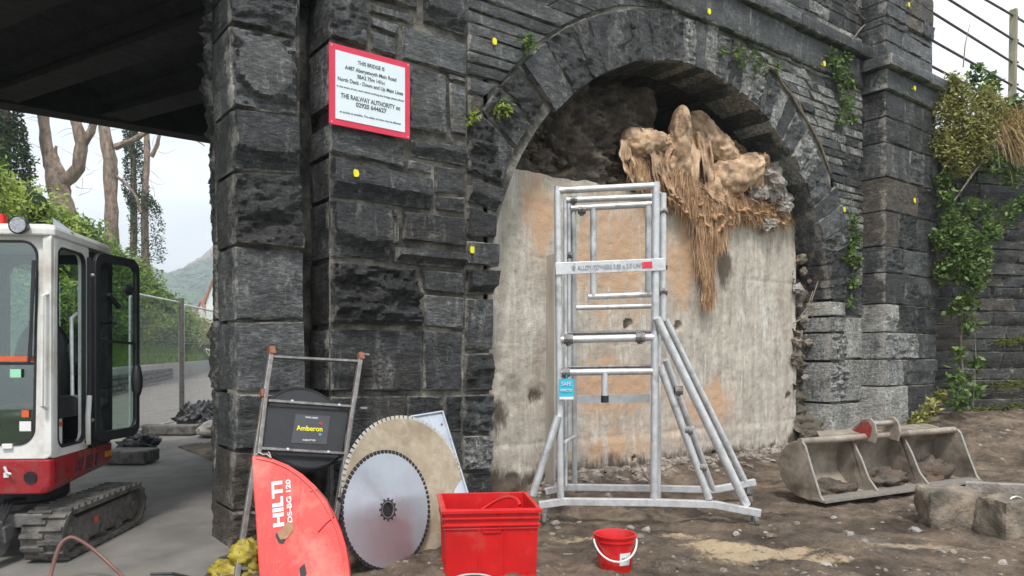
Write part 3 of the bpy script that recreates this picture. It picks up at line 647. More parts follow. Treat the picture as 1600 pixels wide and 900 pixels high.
# ------------------------------------------------------------------ wing wall to the right
ph = R_(12); we = RT * math.cos(ph) + F * math.sin(ph); wn_ = -(F * math.cos(ph) - RT * math.sin(ph))
wo_ = at(1458, HZ, 12.55); wo_.z = 0
WING = Plane(wo_, we, wn_); STONES = []
courses(WING, .1, 5.35, lambda z: -.1, lambda z: 4.6, (.13, .30), (.35, 1.1), ['wing', 'wing', 'slate', 'wing', 'brown'], ('shelf', 'rough', 'smooth'), (.03, .06), seed=21, res=.05)
wing = thing('wing_wall', wo_, 'low mossy slate rubble wing wall overgrown with brambles beside the pilaster', 'wall')
for ar, nm, mt, vs, fs, lb, rim in STONES:
    b = MB(); b.add(vs, fs); o = b.build(nm, MT[mt], wing); setattr_(o.data, 'rim', rim); o.data.polygons.foreach_set('use_smooth', [True] * len(o.data.polygons)); o.data.set_sharp_from_angle(angle=R_(50))
b = MB(); b.prism([WING.P(-.3, 0, -.03), WING.P(5, 0, -.03), WING.P(5, 5.3, -.03), WING.P(-.3, 5.3, -.03)], -wn_ * .5); b.build('mortar', MT['earth'], wing)

# ------------------------------------------------------------------ blocked arch: concrete infill, spoil, void
YC = 6.22; CON = Plane((0, YC, 0), (1, 0, 0), (0, -1, 0))
holes = [CON.uz(981, 506), CON.uz(1059, 509), CON.uz(1031, 532), CON.uz(1231, 619), CON.uz(866, 672), CON.uz(1115, 708), CON.uz(988, 716)]
hr = [.07, .065, .035, .06, .07, .035, .035]
u0, u1 = 4.25, 9.97; nx, nz_ = 250, 156; vs = []; rust = []; lime = []; damp = []
def gs(px, py, rx, ry, u, z):
    c = CON.uz(px, py); return math.exp(-((u - c[0]) / rx) ** 2 - ((z - c[1]) / ry) ** 2)
lip = lambda u: 3.47 + .04 * fr((u * 2, 0, 0), 3) - .13 * sm(5.2, 5.8, u) * 0
for j in range(nz_ + 1):
    for i in range(nx + 1):
        u = u0 + (u1 - u0) * i / nx; z = -.2 + (lip(u) + .2) * j / nz_
        if i == nx: u += .05 * fr((z * 3, 1, 0), 3)
        d = .012 * fr((u * 2, z * 2, 0), 4) + .006 * fr((u * 12, z * 12, 5), 3)
        for sz in (2.55, 1.63, .55):                            # board and lift seams
            d -= .008 * sm(-.1, .3, noise.noise((u * 1.5, sz, 3))) * math.exp(-((z - sz - .02 * noise.noise((u * 4, sz, 0))) / .014) ** 2)
        d += .035 * gs(770, 620, .35, .5, u, z) * fr((u * 5, z * 5, 2), 5)
        d += .015 * sm(.55, .45, z) + .03 * sm(.5, .1, z) * fr((u * 6, z * 6, 8), 4)
        d -= .05 * gs(838, 618, .12, .10, u, z)
        for (hu, hz), r in zip(holes, hr):
            q = math.hypot(u - hu, z - hz)
            if q < r: d -= .22 * sm(r, r * .72, q)
        vs.append(CON.P(u, z, d))
        rust.append(min(1, .60 * gs(960, 390, .8, 1.1, u, z) + .55 * gs(1070, 400, .35, .8, u, z) + .6 * gs(960, 610, .9, .35, u, z) + .5 * gs(1110, 630, .7, .4, u, z) + .45 * gs(960, 700, 1.2, .25, u, z) + .5 * gs(840, 330, .3, .5, u, z) + .22))
        lime.append(min(1, .12 + .4 * gs(1190, 500, .8, 1.2, u, z) + .4 * gs(830, 500, .4, .6, u, z) + .35 * gs(930, 680, .2, .2, u, z)))
        dm = .95 * gs(1132, 420, .20, .42, u, z) + .6 * gs(1140, 500, .07, .2, u, z) + .75 * gs(780, 650, .25, .3, u, z) + .85 * sm(.6, .05, z) + .8 * gs(838, 618, .18, .14, u, z) + .35 * sm(9.65, 9.97, u) + .22 * sm(3.2, 3.5, z)
        damp.append(min(1, dm))
b = MB(); b.add(vs, [(j * (nx + 1) + i, j * (nx + 1) + i + 1, (j + 1) * (nx + 1) + i + 1, (j + 1) * (nx + 1) + i) for j in range(nz_) for i in range(nx)])
n0 = len(b.v); top = [nz_ * (nx + 1) + i for i in range(nx + 1)]; rt = [j * (nx + 1) + nx for j in range(nz_ + 1)]
b.v += [tuple(Vector(b.v[k]) + Vector((0, .3, 0))) for k in top]; b.f += [(top[i], top[i + 1], n0 + i + 1, n0 + i) for i in range(nx)]
n1 = len(b.v); b.v += [tuple(Vector(b.v[k]) + Vector((0, .3, 0))) for k in rt]; b.f += [(rt[i], n1 + i, n1 + i + 1, rt[i + 1]) for i in range(nz_)]
ex = len(b.v) - len(rust)
infill = b.build('concrete_infill', MT['concrete']); infill.data.polygons.foreach_set('use_smooth', [True] * len(infill.data.polygons))
infill.data.set_sharp_from_angle(angle=R_(60))
for nm, a_ in (('rust', rust), ('lime', lime), ('damp', damp)): setattr_(infill.data, nm, a_ + [.3] * ex)
tag(infill, 'stained pale concrete wall filling the arch, with orange rust runs and drilled holes', 'wall')
# earth face above the concrete, left, rising to the soffit, and heap under the sacks
vs = []; nx, ny = 170, 80
for j in range(ny + 1):
    for i in range(nx + 1):
        u = 4.2 + 6.0 * i / nx; v = j / ny
        zt = 4.95 - .6 * sm(6.9, 7.8, u) - .55 * sm(8.5, 10, u) + .1 * fr((u * 1.7, 0, 2), 3)
        z = 3.3 + (zt - 3.3) * v
        y = 6.34 + .30 * v ** 1.4 + .34 * fr((u * 1.6, z * 1.8, 0), 6) + .14 * abs(fr((u * 6, z * 7, 4), 5)) + .3 * sm(6.9, 7.8, u)
        vs.append((u, y, z))
b = MB(); b.add(vs, [(j * (nx + 1) + i, j * (nx + 1) + i + 1, (j + 1) * (nx + 1) + i + 1, (j + 1) * (nx + 1) + i) for j in range(ny) for i in range(nx)])
n_ = len(b.v); b.v += [(4.2 + 6.0 * i / nx, 9, b.v[ny * (nx + 1) + i][2] - .1) for i in range(nx + 1)]
b.f += [(ny * (nx + 1) + i, ny * (nx + 1) + i + 1, n_ + i + 1, n_ + i) for i in range(nx)]
o = b.build('packed_earth', MT['earth'], smooth=False); o.data.polygons.foreach_set('use_smooth', [True] * len(o.data.polygons)); tag(o, kind='stuff')
tag(o, 'dark wet earth and rubble packed above the concrete under the arch', 'earth')
b = MB(); rd = random.Random(21)                                 # stones standing out of that earth
for _ in range(170):
    px, py = rd.uniform(812, 1000), rd.uniform(185, 290); i = 0
    d = ray(px, py); Y = 6.42 + .28 * sm(290, 185, py) + rd.uniform(-.12, .1); b.add(*rockbits(C0 + d * (Y / d.y), rd.uniform(.03, .13) * (1 if rd.random() < .8 else 1.7), rd.randint(0, 9999)))
o = b.build('buried_rubble', MT['earth']); tag(o, 'rough stones sticking out of the dark earth left of the sacks', 'rubble', kind='stuff')
# spoil column between concrete and right jamb
b = MB(); vs = []; nx, ny = 20, 130
for j in range(ny + 1):
    for i in range(nx + 1):
        z = -.1 + 3.5 * j / ny; u = 9.88 + .46 * i / nx
        vs.append((u, 6.28 + .20 * fr((u * 4, z * 3.5, 6), 6) + .12 * abs(noise.noise((u * 9, z * 9, 0))) + .05 * noise.noise((u * 20, z * 20, 0)) - .28 * sm(1.0, 0, z) - .10 * sm(.3, 1, i / nx) * sm(1.5, .3, z), z))
b.add(vs, [(j * (nx + 1) + i, j * (nx + 1) + i + 1, (j + 1) * (nx + 1) + i + 1, (j + 1) * (nx + 1) + i) for j in range(ny) for i in range(nx)])
o = b.build('mud_fill', MT['mud'], smooth=False); o.data.polygons.foreach_set('use_smooth', [True] * len(o.data.polygons)); tag(o, 'grey brown mud and broken mortar packed beside the right jamb', 'mud', kind='stuff')
rd = random.Random(11)
for k, (px, py, s_) in enumerate([(1252, 405, .10), (1266, 398, .09), (1256, 425, .07), (1246, 452, .09), (1266, 440, .06), (1272, 470, .05), (1250, 478, .05), (1256, 500, .09), (1246, 533, .10), (1262, 536, .07), (1246, 560, .12), (1258, 590, .06), (1250, 520, .06)]):
    p = at(px, py, 1); d = ray(px, py); p = C0 + d * (6.17 / d.y); b = MB(); b.add(*blob(p, s_, s_ * .8, s_ * .75, sub=2, amp=.6, sc=1.6, seed=k + 3))
    tag(b.build('loose_stone', MT['paverock' if k % 2 else 'brokenstone']), ['pale stone topmost of the left column in the gap by the right jamb', 'second highest stone in the gap, touching the arch jamb', 'stone just below the topmost pair in the jamb gap', 'stone sticking out left over the concrete edge by the bare roots', 'stone tucked against the jamb above the pale impost block', 'smallest stone against the jamb level with the bare vine', 'small stone between the roots at mid height of the jamb gap', 'larger stone directly under the roots in the jamb gap', 'stone at the concrete edge above the lowest pair in the gap', 'stone beside the jamb opposite the lift seam in the concrete', 'biggest and lowest stone on the left of the jamb gap', 'lowest small stone in the mud right of the biggest one', 'stone just above the lift seam at the concrete edge'][k], 'stone', 'broken stones in the gap beside the right jamb')
for k, (px, py, s_) in enumerate([(1205, 288, .24), (1220, 318, .18), (1180, 305, .13), (1200, 352, .12), (1178, 272, .12), (1208, 262, .10)]):
    d = ray(px, py); p = C0 + d * ((6.14 if k != 3 else 6.12) / d.y); b = MB(); b.add(*blob(p, s_, s_ * .8, s_ * .95, sub=5, amp=.55, sc=1.7, seed=k + 31, crease=.25))
    o = b.build('broken_concrete_lump', MT['paverock'], fix=True)
    tag(o, ['large pale jagged concrete lump right of the hessian sacks', 'pale concrete lump low at the right end above the infill', 'pale lump tucked beneath the end of the lowest sack', 'small pale lump hanging over the top edge of the concrete wall', 'pale lump behind the last sack under the arch', 'pale lump topmost beside the dark arch soffit'][k], 'rubble')
# hessian sacks
def sack(px, py, Y, l, w, ang, seed, label, pinch=1):
    Y -= .21
    d = ray(px, py); c = C0 + d * (Y / d.y); a = R_(ang)
    e1 = Vector((math.cos(a), -.25, math.sin(a))).normalized(); e2 = Vector((0, 1, 0)); e3 = e1.cross(e2).normalized(); e2 = e3.cross(e1)
    vs, fs = [], []; nu, nv = 56, 72
    for j in range(nv + 1):
        s_ = j / nv * 2 - 1
        r = (1 - abs(s_) ** 5) ** .5 * (1 - .22 * s_) + .02
        if s_ > .86 and pinch: r = .30 + .25 * (s_ - .86) / .14
        for i in range(nu):
            g = 2 * math.pi * i / nu
            k = r * (1 + .10 * fr((math.cos(g) * 1.4 + seed, math.sin(g) * 1.4, s_ * 2), 3) - .20 * abs(noise.noise((math.cos(g) * 2.6 + seed, math.sin(g) * 2.6, s_ * 3.5))) * (1 + abs(s_) * 1.2) - .10 * abs(s_) ** 1.5 * abs(math.sin(g * 4 + seed + 2 * noise.noise((s_ * 3, g, seed)))) - .035 * abs(fr((math.cos(g) * 2 + seed, math.sin(g) * 2, s_ * 5), 4)) - .05 * abs(noise.noise((math.cos(g) * 7 + seed, math.sin(g) * 7, s_ * 5 + seed))) ** .6 - .07 * abs(math.sin(s_ * 6 + math.cos(g) * 2.2 + seed * 2)) ** 6)
            sag = -.10 * w * (1 - s_ * s_)
            vs.append(c + e1 * (s_ * l / 2) + e2 * (math.cos(g) * k * w * .5) + e3 * (math.sin(g) * k * w * .5) + ZV * sag)
    for j in range(nv):
        for i in range(nu): fs.append((j * nu + i, j * nu + (i + 1) % nu, (j + 1) * nu + (i + 1) % nu, (j + 1) * nu + i))
    fs += [tuple(range(nu))[::-1], tuple(nv * nu + k for k in range(nu))]
    b = MB(); b.add(vs, fs); o = b.build('sack', MT['bag'], smooth=True); o.data.set_sharp_from_angle(angle=R_(80))
    tag(o, label, 'sack', 'hessian sacks under the arch')
sack(1008, 222, 6.46, .66, .38, 8, 1, 'leftmost tan sack lying with its frayed round end toward the viewer')
sack(1060, 238, 6.42, 1.15, .36, 99, 2, 'tan sack hanging upright in a narrow column, third from the left', 0)
sack(1112, 220, 6.52, 1.0, .44, -34, 3, 'tan sack slanting down to the right beside the upright sack')
sack(1150, 268, 6.42, 1.0, .52, 24, 4, 'fat tan sack sagging in front of the pale rubble')
sack(1158, 228, 6.75, .45, .28, -15, 5, 'small rolled tan sack tucked highest under the soffit')
sack(1104, 285, 6.55, .50, .34, -55, 6, 'tan sack half hidden beneath the slanting one')
sack(1008, 268, 6.55, .60, .24, 120, 7, 'thin torn tan sack hanging below the leftmost sack')
sack(1040, 275, 6.45, .62, .20, 75, 8, 'thin tan sack folded over beside the upright column')
# torn lengths of sacking hanging between the sacks
def drape(pts, w, Y, seed, label):
    Y -= .21
    d0 = []; n = 22; m = 12; vs = []
    for j in range(n + 1):
        k = j / n * (len(pts) - 1); i = min(int(k), len(pts) - 2); f_ = k - i; px = pts[i][0] * (1 - f_) + pts[i + 1][0] * f_; py = pts[i][1] * (1 - f_) + pts[i + 1][1] * f_
        for q in range(m + 1):
            x = px + (q / m - .5) * w * (1 + .5 * noise.noise((j * .3, seed, 0))) * (1 - .5 * j / n); y = py + 5 * noise.noise((q * .5, seed, 3)) * (j / n) * 2
            d = ray(x, y); YY = Y + .016 * math.sin(q * 1.1 + seed * 2 + j * .12) + .07 * fr((q * .22, j * .14, seed), 3) - .10 * math.sin(j / n * 2.6); vs.append(C0 + d * (YY / d.y))
    b = MB(); b.add(vs, [(j * (m + 1) + q, (j + 1) * (m + 1) + q, (j + 1) * (m + 1) + q + 1, j * (m + 1) + q + 1) for j in range(n) for q in range(m)])
    o = b.build('torn_sacking', MT['bag'], smooth=False); o.data.polygons.foreach_set('use_smooth', [True] * len(o.data.polygons)); so = o.modifiers.new('s', 'SOLIDIFY'); so.thickness = .006; tag(o, label, 'fabric')
drape([(1040, 215), (1036, 260), (1052, 300), (1066, 325)], 26, 6.40, 1, 'torn sacking strip hanging left of the upright sack')
drape([(1078, 205), (1086, 250), (1082, 300), (1094, 330)], 24, 6.42, 2, 'torn sacking strip hanging right of the upright sack')
for k_, (pp, ww) in enumerate([([(1010, 200), (1024, 240), (1030, 290), (1040, 335)], 20), ([(1100, 205), (1106, 245), (1110, 290), (1104, 330)], 22), ([(1135, 265), (1150, 300), (1160, 330), (1158, 350)], 30), ([(978, 218), (976, 250), (990, 280), (998, 300)], 18)]):
    drape(pp, ww, 6.41 + .015 * k_, 11 + k_, ['narrow torn strip in front of the leftmost sack', 'torn strip in front of the slanting sack', 'torn strip under the fat right sack', 'torn strip at the far left end of the sack pile'][k_])
drape([(990, 240), (996, 262), (1004, 290), (1016, 312)], 30, 6.44, 3, 'torn sacking hanging from the leftmost sack')
drape([(1120, 262), (1118, 290), (1130, 318), (1140, 345)], 40, 6.40, 4, 'torn sacking flap under the fat right-hand sack')
drape([(1185, 238), (1196, 262), (1184, 290), (1178, 318)], 30, 6.42, 5, 'torn sacking over the pale rubble at the right end')
# frayed fibre: heap and hanging tails
def strands(name, label, regions, seed, mat='fibre'):
    rd = random.Random(seed); b = MB()
    for (pa, pb, n, ln, sw, Y, hang) in regions:
        Y -= .21
        for _ in range(int(n * 1.7)):
            k = rd.random(); px = pa[0] + (pb[0] - pa[0]) * k + rd.gauss(0, sw); py = pa[1] + (pb[1] - pa[1]) * k + rd.gauss(0, sw * .7)
            d = ray(px, py); p = C0 + d * ((Y + rd.uniform(-.06, .06)) / d.y); L_ = ln * rd.uniform(.5, 1.2)
            v = Vector((rd.gauss(0, .25 if hang else .9), -abs(rd.gauss(0, .15 if hang else .4)), -1 if hang else rd.gauss(-.5, .6))).normalized(); pts = [p]
            for q in range(5):
                v = (v + Vector((rd.gauss(0, .22 if hang else .6), rd.gauss(0, .10), -.45 if hang else rd.gauss(-.3, .5)))).normalized()
                p = p + v * (L_ / 5); pts.append(p)
            r = rd.uniform(.0012, .0038) * (1.8 if rd.random() < .08 else 1)
            b.tube(pts, [r, r, r, r * .8, r * .6, r * .2], 3, cap=False)
    o = b.build(name, MT[mat]); tag(o, label, 'fabric'); o['kind'] = 'stuff'; return o
strands('frayed_fibre', 'orange tan frayed sack fibre spilling over the concrete top and hanging down in a tail',
    [((1050, 298), (1215, 335), 1700, .22, 13, 6.38, False), ((1085, 315), (1145, 320), 420, .34, 10, 6.34, True), ((1092, 345), (1128, 355), 300, .32, 7, 6.33, True),
     ((1102, 400), (1108, 450), 300, .26, 4, 6.34, True), ((1098, 355), (1106, 410), 320, .34, 6, 6.34, True), ((1110, 345), (1122, 375), 160, .30, 5, 6.34, True), ((1103, 455), (1107, 470), 120, .16, 6, 6.33, True), ((990, 250), (1035, 290), 200, .30, 7, 6.36, True), ((1060, 265), (1080, 310), 300, .35, 9, 6.34, True)], 3)
b = MB()                                                       # matted body under the loose fibres
vs = []; nx, ny = 110, 34
for j in range(ny + 1):
    for i in range(nx + 1):
        k = i / nx; px = 1045 + 190 * k; yt = 285 + 40 * k; yl = 322 + 30 * k + (42 * math.exp(-((px - 1112) / 32) ** 2)); v = j / ny
        py = yt + (yl - yt) * v; d = ray(px, py); Y = 6.25 - .14 * math.sin(v * 2.2) + .16 * fr((px * .09, py * .09, 1), 5); vs.append(C0 + d * (Y / d.y))
b.add(vs, [(j * (nx + 1) + i, (j + 1) * (nx + 1) + i, (j + 1) * (nx + 1) + i + 1, j * (nx + 1) + i + 1) for j in range(ny) for i in range(nx)])
o = b.build('matted_sacking', MT['fibre'], smooth=False); o.data.polygons.foreach_set('use_smooth', [True] * len(o.data.polygons))
tag(o, 'matted torn sacking draped over the top edge of the concrete beneath the loose fibres', 'fabric')

# ------------------------------------------------------------------ bridge deck over the road
ZS = 4.59
deck = thing('bridge_deck', (-2, 8, ZS), 'black sooty steel bridge deck spanning the road with ribbed underside', 'bridge')
b = MB(); b.box((-4.0, 8.55, ZS + .75), 15.4, 5.1, .3); b.build('deck_plate', MT['deck'], deck)
for y_ in (5.98, 11.05):
    b = MB(); xw = 15.6 if y_ > 6 else 13.4; b.box((-11.9 + xw / 2, y_, ZS + .55), xw, .03, 1.1); b.box((-11.9 + xw / 2, y_, ZS), xw, .3, .04); b.build('edge_girder', MT['deck'], deck)
sd_dir = Vector((-.757, 1.82, 0)).normalized()
for k in range(9):
    x0 = 3.7 - k * 1.25; a_ = Vector((x0, 6.1, ZS)); e_ = a_ + sd_dir * (4.85 / sd_dir.y)
    b = MB(); b.bar(a_ + ZV * .32, e_ + ZV * .32, .03, .56); b.bar(a_ + ZV * .03, e_ + ZV * .03, .34, .03); b.bar(a_ + ZV * .22, e_ + ZV * .22, .46, .04); b.build('cross_girder', MT['deck'], deck)
for k in range(8):
    x0 = 3.7 - k * 1.25 - .62; vs = []; a_ = Vector((x0, 6.1, ZS)); e_ = a_ + sd_dir * (4.85 / sd_dir.y); b = MB()
    for j in range(9):
        for q in (a_, e_): g = math.pi * j / 8; vs.append(q + Vector((.52 * math.cos(g), 0, .18 + .26 * math.sin(g))))
    b.add(vs, [(2 * j, 2 * j + 1, 2 * j + 3, 2 * j + 2) for j in range(8)]); b.build('jack_arch', MT['deck'], deck)
b = MB(); b.box((-11.4, 8.5, 2.25), .8, 5.2, 4.6); tag(b.build('far_abutment', MT['slate']), 'slate abutment on the far side of the road', 'wall')

# ------------------------------------------------------------------ wall furniture: sign, paint marks
SG = Plane((0, 5.77, 0), (1, 0, 0), (0, -1, 0))
c = [SG.uz(*p) for p in ((513, 63), (640, 101), (641, 221), (516, 190))]
su0 = (c[0][0] + c[3][0]) / 2; su1 = (c[1][0] + c[2][0]) / 2; sz1 = (c[0][1] + c[1][1]) / 2; sz0 = (c[2][1] + c[3][1]) / 2
sign = thing('bridge_sign', SG.P(su0, sz0, 0), 'white notice plate with a wide red border and small black lettering on the left abutment', 'sign')
b = MB(); b.box(SG.P((su0 + su1) / 2, (sz0 + sz1) / 2, -.008), su1 - su0, .016, sz1 - sz0); b.build('red_plate', MT['signred'], sign, bevel=.003)
b = MB(); bw = .052; b.box(SG.P((su0 + su1) / 2, (sz0 + sz1) / 2, .002), su1 - su0 - 2 * bw, .004, sz1 - sz0 - 2 * bw); b.build('white_panel', MT['signwhite'], sign)
def text(s, o_, ex_, ey_, nrm, size, mat, parent, name='lettering', width=None, align='CENTER', bold=0.0, ext=.0015):
    cu = bpy.data.curves.new('t', 'FONT'); cu.body = s; cu.size = size; cu.align_x = align; cu.align_y = 'CENTER'; cu.extrude = ext; cu.offset = bold
    ob = bpy.data.objects.new('t', cu); COL.objects.link(ob)
    bpy.context.view_layer.update(); me = bpy.data.meshes.new_from_object(ob.evaluated_get(bpy.context.evaluated_depsgraph_get()))
    bpy.data.objects.remove(ob); me.materials.clear(); me.materials.append(mat)
    if width:
        xs_ = [v.co.x for v in me.vertices]; wd_ = max(xs_) - min(xs_); k = width / wd_
        for v in me.vertices: v.co.x *= k
    m_ = Matrix((( *ex_, ), (*ey_,), (*nrm,))).transposed()
    for v in me.vertices: v.co = Vector(o_) + m_ @ v.co
    o = bpy.data.objects.new(name, me); COL.objects.link(o)
    if parent: put(o, parent)
    return o
W_ = su1 - su0; H_ = sz1 - sz0; cu_ = (su0 + su1) / 2
for s, v, w, sz_, bl in [('THIS BRIDGE IS', .83, .27, .045, .0006), ('A487 Aberystwyth Main Road', .735, .52, .045, .0006), ('SBA2 75m 14\u00bdc', .655, .28, .045, .0006), ('North Deck - Down and Up Main Lines', .575, .66, .045, .0006),
                     ('In the event of any road vehicle striking this bridge please phone', .485, .68, .024, 0), ('THE RAILWAY AUTHORITY on', .375, .60, .055, .001), ('02920 644627', .30, .31, .052, .001), ('as quickly as possible. The safety of trains may be affected.', .175, .62, .024, 0)]:
    text(s, SG.P(cu_, sz0 + H_ * v, .005), Vector((1, 0, 0)), ZV, Vector((0, -1, 0)), sz_, MT['lettersign'], sign, width=w * W_ / .80 * .98, bold=bl)
for u in (su0 + .02, su1 - .02):
    for z in (sz0 + .02, sz1 - .02):
        b = MB(); b.lathe([(.006, .0), (.006, .004), (0, .005)], SG.P(u, z, .0), (Vector((1, 0, 0)), ZV, Vector((0, -1, 0))), 8); b.build('screw', MT['steel'], sign)
for k, (px, py, pl, lb) in enumerate([(549, 274, MAIN, 'yellow paint square on the long block below the notice'), (769, 67, MAIN, 'yellow paint square on the thin slabs left of the arch ring'), (734, 391, MAIN, 'yellow paint square on the smooth block at the left jamb'),
    (1104, 20, PROUD(5.80), 'yellow paint mark on the string course above the crown'), (1284, 101, PROUD(5.80), 'yellow paint mark on the string course by the hanging ivy'), (1425, 139, PROUD(5.44), 'yellow paint mark on the pilaster band'),
    (1425, 314, PIL, 'yellow paint mark halfway up the pilaster'), (1315, 328, MAIN, 'yellow paint mark beside the foot of the arch ring'), (1416, 9, PROUD(5.5), 'yellow paint mark high on the brown top of the pilaster')]):
    u, z = pl.uz(px, py); b = MB(); s_ = .032 if k < 3 else .036
    pts = []
    for i in range(10):
        g = 2 * math.pi * i / 10 + .3; r = s_ * (1 + .25 * noise.noise((i * 1.3, k, 0))); q = max(abs(math.cos(g)), abs(math.sin(g))) ** .8; pts.append(pl.P(u + r * math.cos(g) / q * .75, z + r * math.sin(g) / q, .088 if k == 0 else .035))
    b.prism(pts, pl.n * .012); b.prism([pl.P(u - .01, z - .01, -.01), pl.P(u + .01, z - .01, -.01), pl.P(u + .01, z + .01, -.01), pl.P(u - .01, z + .01, -.01)], pl.n * (.098 if k == 0 else .045))
    tag(b.build('survey_mark', MT['yellow'], fix=True), lb, 'marker', 'yellow survey marks on the masonry')

# ------------------------------------------------------------------ aluminium tower frame, folded
TF, TB = 6.4, 7.2
tower = thing('scaffold_tower', at(940, 790, 6.7) * 1.0, 'silver aluminium folding scaffold tower frame with splayed braces standing before the blocked arch', 'scaffold')
tower.location.z = 0
def tb(name, pts, r=.026, mat='steel', par=tower, n=10):
    b = MB(); b.tube([at(*p) for p in pts], r, n); return b.build(name, MT[mat], par, smooth=True)
# front frame
tb('post', [(876, 784, TF), (871, 292, TF)], .031); tb('post', [(1022, 784, TF), (1025, 285, TF)], .034)
tb('rung', [(871, 298, TF), (1025, 290, TF)], .030)
tb('rung', [(876, 531, TF), (1022, 527, TF)], .034); tb('rung', [(876, 582, TF), (1022, 580, TF)], .030)
# frames folded behind it
T2, T3, T4 = 6.62, 6.78, 6.95
tb('inner_post', [(884, 760, T2), (883, 312, T2)], .017); tb('inner_post', [(898, 758, TB), (896, 318, T3)], .026); tb('inner_post', [(889, 705, T3), (889, 318, T3)], .017)
tb('inner_post', [(1036, 500, T2), (1036, 302, T2)], .030); tb('inner_post', [(1029, 780, T3), (1030, 300, T3)], .022)
tb('inner_rung', [(885, 313, T2), (1030, 307, T2)], .028); tb('inner_rung', [(892, 326, T3), (1019, 319, T3)], .030)
tb('inner_rung', [(900, 481, T3), (1022, 478, T3)], .024); tb('inner_rung', [(882, 521, T3), (1025, 519, T3)], .018, 'oldsteel'); tb('inner_rung', [(882, 574, T3), (1025, 572, T3)], .018, 'oldsteel')
tb('gate_post', [(927, 463, T3), (927, 326, T3)], .030); tb('gate_post', [(1013, 460, T3), (1013, 322, T3)], .030); tb('gate_rail', [(919, 464, T3), (1019, 460, T3)], .028)
b = MB(); b.bar(at(868, 420, TF - .04), at(1040, 413, TF - .04), .012, .105); pl_ = b.build('toe_plate', MT['steel'], tower, bevel=.003)
ex_ = (at(1040, 413, TF) - at(868, 420, TF)).normalized(); tn = -F; ey_ = tn.cross(ex_)
text('\u25cf ALLOY TOWERS 0.85 x 2.0 UNIT', at(950, 417, TF - .052), ex_, ey_, tn, .055, MT['lettergrey'], tower, width=.62)
b = MB(); b.bar(at(1003, 414.5, TF - .049), at(1019, 413.5, TF - .049), .004, .055); b.build('red_sticker', MT['signred'], tower)
b = MB(); b.bar(at(902, 624, T3), at(1015, 622, T3), .03, .075); b.build('flat_rail', MT['steel'], tower)
tb('locking_stub', [(945, 582, TF), (945, 622, TF)], .030); tb('stub_cap', [(945, 618, TF), (945, 629, TF)], .034, 'blackp')
tb('brace', [(1026, 497, TF - .05), (1167, 790, TF - .03)], .037); tb('brace', [(1040, 500, T4), (1164, 753, TB)], .032)
tb('brace', [(1031, 571, TF), (1108, 780, TF)], .032); tb('brace', [(1040, 562, T3), (1115, 768, TB)], .030); tb('brace', [(872, 650, TF - .05), (832, 774, TF - .05)], .034)
tb('brace_strut', [(1053, 624, TF), (1064, 612, T3)], .018); tb('brace_strut', [(1073, 680, TF), (1082, 668, T3)], .018); tb('cross_link', [(884, 690, TF), (898, 682, T3)], .016)
b = MB(); pts = [(842, 789), (880, 783.5), (1022, 785), (1116, 788), (1189, 802)]
for p, q in zip(pts, pts[1:]): b.bar(at(*p, TF), at(*q, TF if q[0] < 1180 else TF - .12), .06, .062)
b.build('base_rail', MT['steel'], tower, bevel=.004)
b = MB(); pts = [(852, 768), (884, 761), (1026, 763), (1116, 765), (1180, 753)]
for p, q in zip(pts, pts[1:]): b.bar(at(*p, TB), at(*q, TB), .06, .062)
b.build('base_rail', MT['steel'], tower, bevel=.004)
def caster(c, par):
    b = MB(); b.bar(c + ZV * .02, c + ZV * -.05, .05, .05, F); b.box(c + ZV * -.05, .07, .07, .012); o = b.build('caster', MT['oldsteel'], par)
    w = MB(); w.lathe([(0, -.018), (.055, -.018), (.06, -.01), (.06, .01), (.055, .018), (0, .018)], Vector((c.x, c.y, .062 + .02)), (F, ZV, RT), 20); k = w.build('wheel', MT['rubber'], par, smooth=True)
    f2 = MB(); 
    for s_ in (-1, 1): f2.bar(c + ZV * -.05 + RT * .026 * s_, Vector((c.x, c.y, .07)) + RT * .026 * s_, .03, .006, F)
    f2.build('fork', MT['oldsteel'], par)
for p in ((1180, 808, TF - .1), (1170, 762, TB), (850, 795, TF), (856, 775, TB)): caster(at(*p), tower)
def clamp(px, py, t, s_=.035):
    b = MB(); c = at(px, py, t); b.lathe([(s_ * .9, -s_), (s_ * 1.15, -s_), (s_ * 1.15, s_), (s_ * .9, s_)], c, (F, ZV, RT), 12); b.box(c + ZV * -s_ * 1.2, s_ * .7, s_ * .9, s_ * .7); b.tube([c - F * s_ * .6, c - F * s_ * 1.9], s_ * .25, 6)
    b.build('clamp', MT['oldsteel'], tower)
for p in ((909, 328, T3), (889, 399, T3, .028), (888, 530, TF - .02, .038), (1000, 527, TF - .02, .038), (884, 582, TF - .02, .034), (1060, 610, TF, .034), (1075, 672, TF, .034), (1098, 730, TF, .03), (1036, 330, T2, .032), (1036, 415, T2, .034), (1036, 455, T2, .034), (1027, 345, T3, .02), (896, 312, T2, .03)): clamp(*p)
b = MB(); b.bar(at(885, 592, TF - .06), at(885, 624, TF - .055), .13, .004, F); b.box(at(885, 590, TF - .055), .01, .01, .05); tg = b.build('inspection_tag', MT['cyan'], tower)
rx = RT; text('SAFE', at(885, 600, TF - .068), rx, ZV, -F, .05, MT['whitelabel'], tower, width=.085); text('INSPECTED', at(885, 610, TF - .068), rx, ZV, -F, .03, MT['whitelabel'], tower, width=.10)
b = MB(); b.bar(at(885, 620, TF - .065), at(885, 624, TF - .065), .12, .003, F); b.build('tag_strip', MT['whitelabel'], tower)
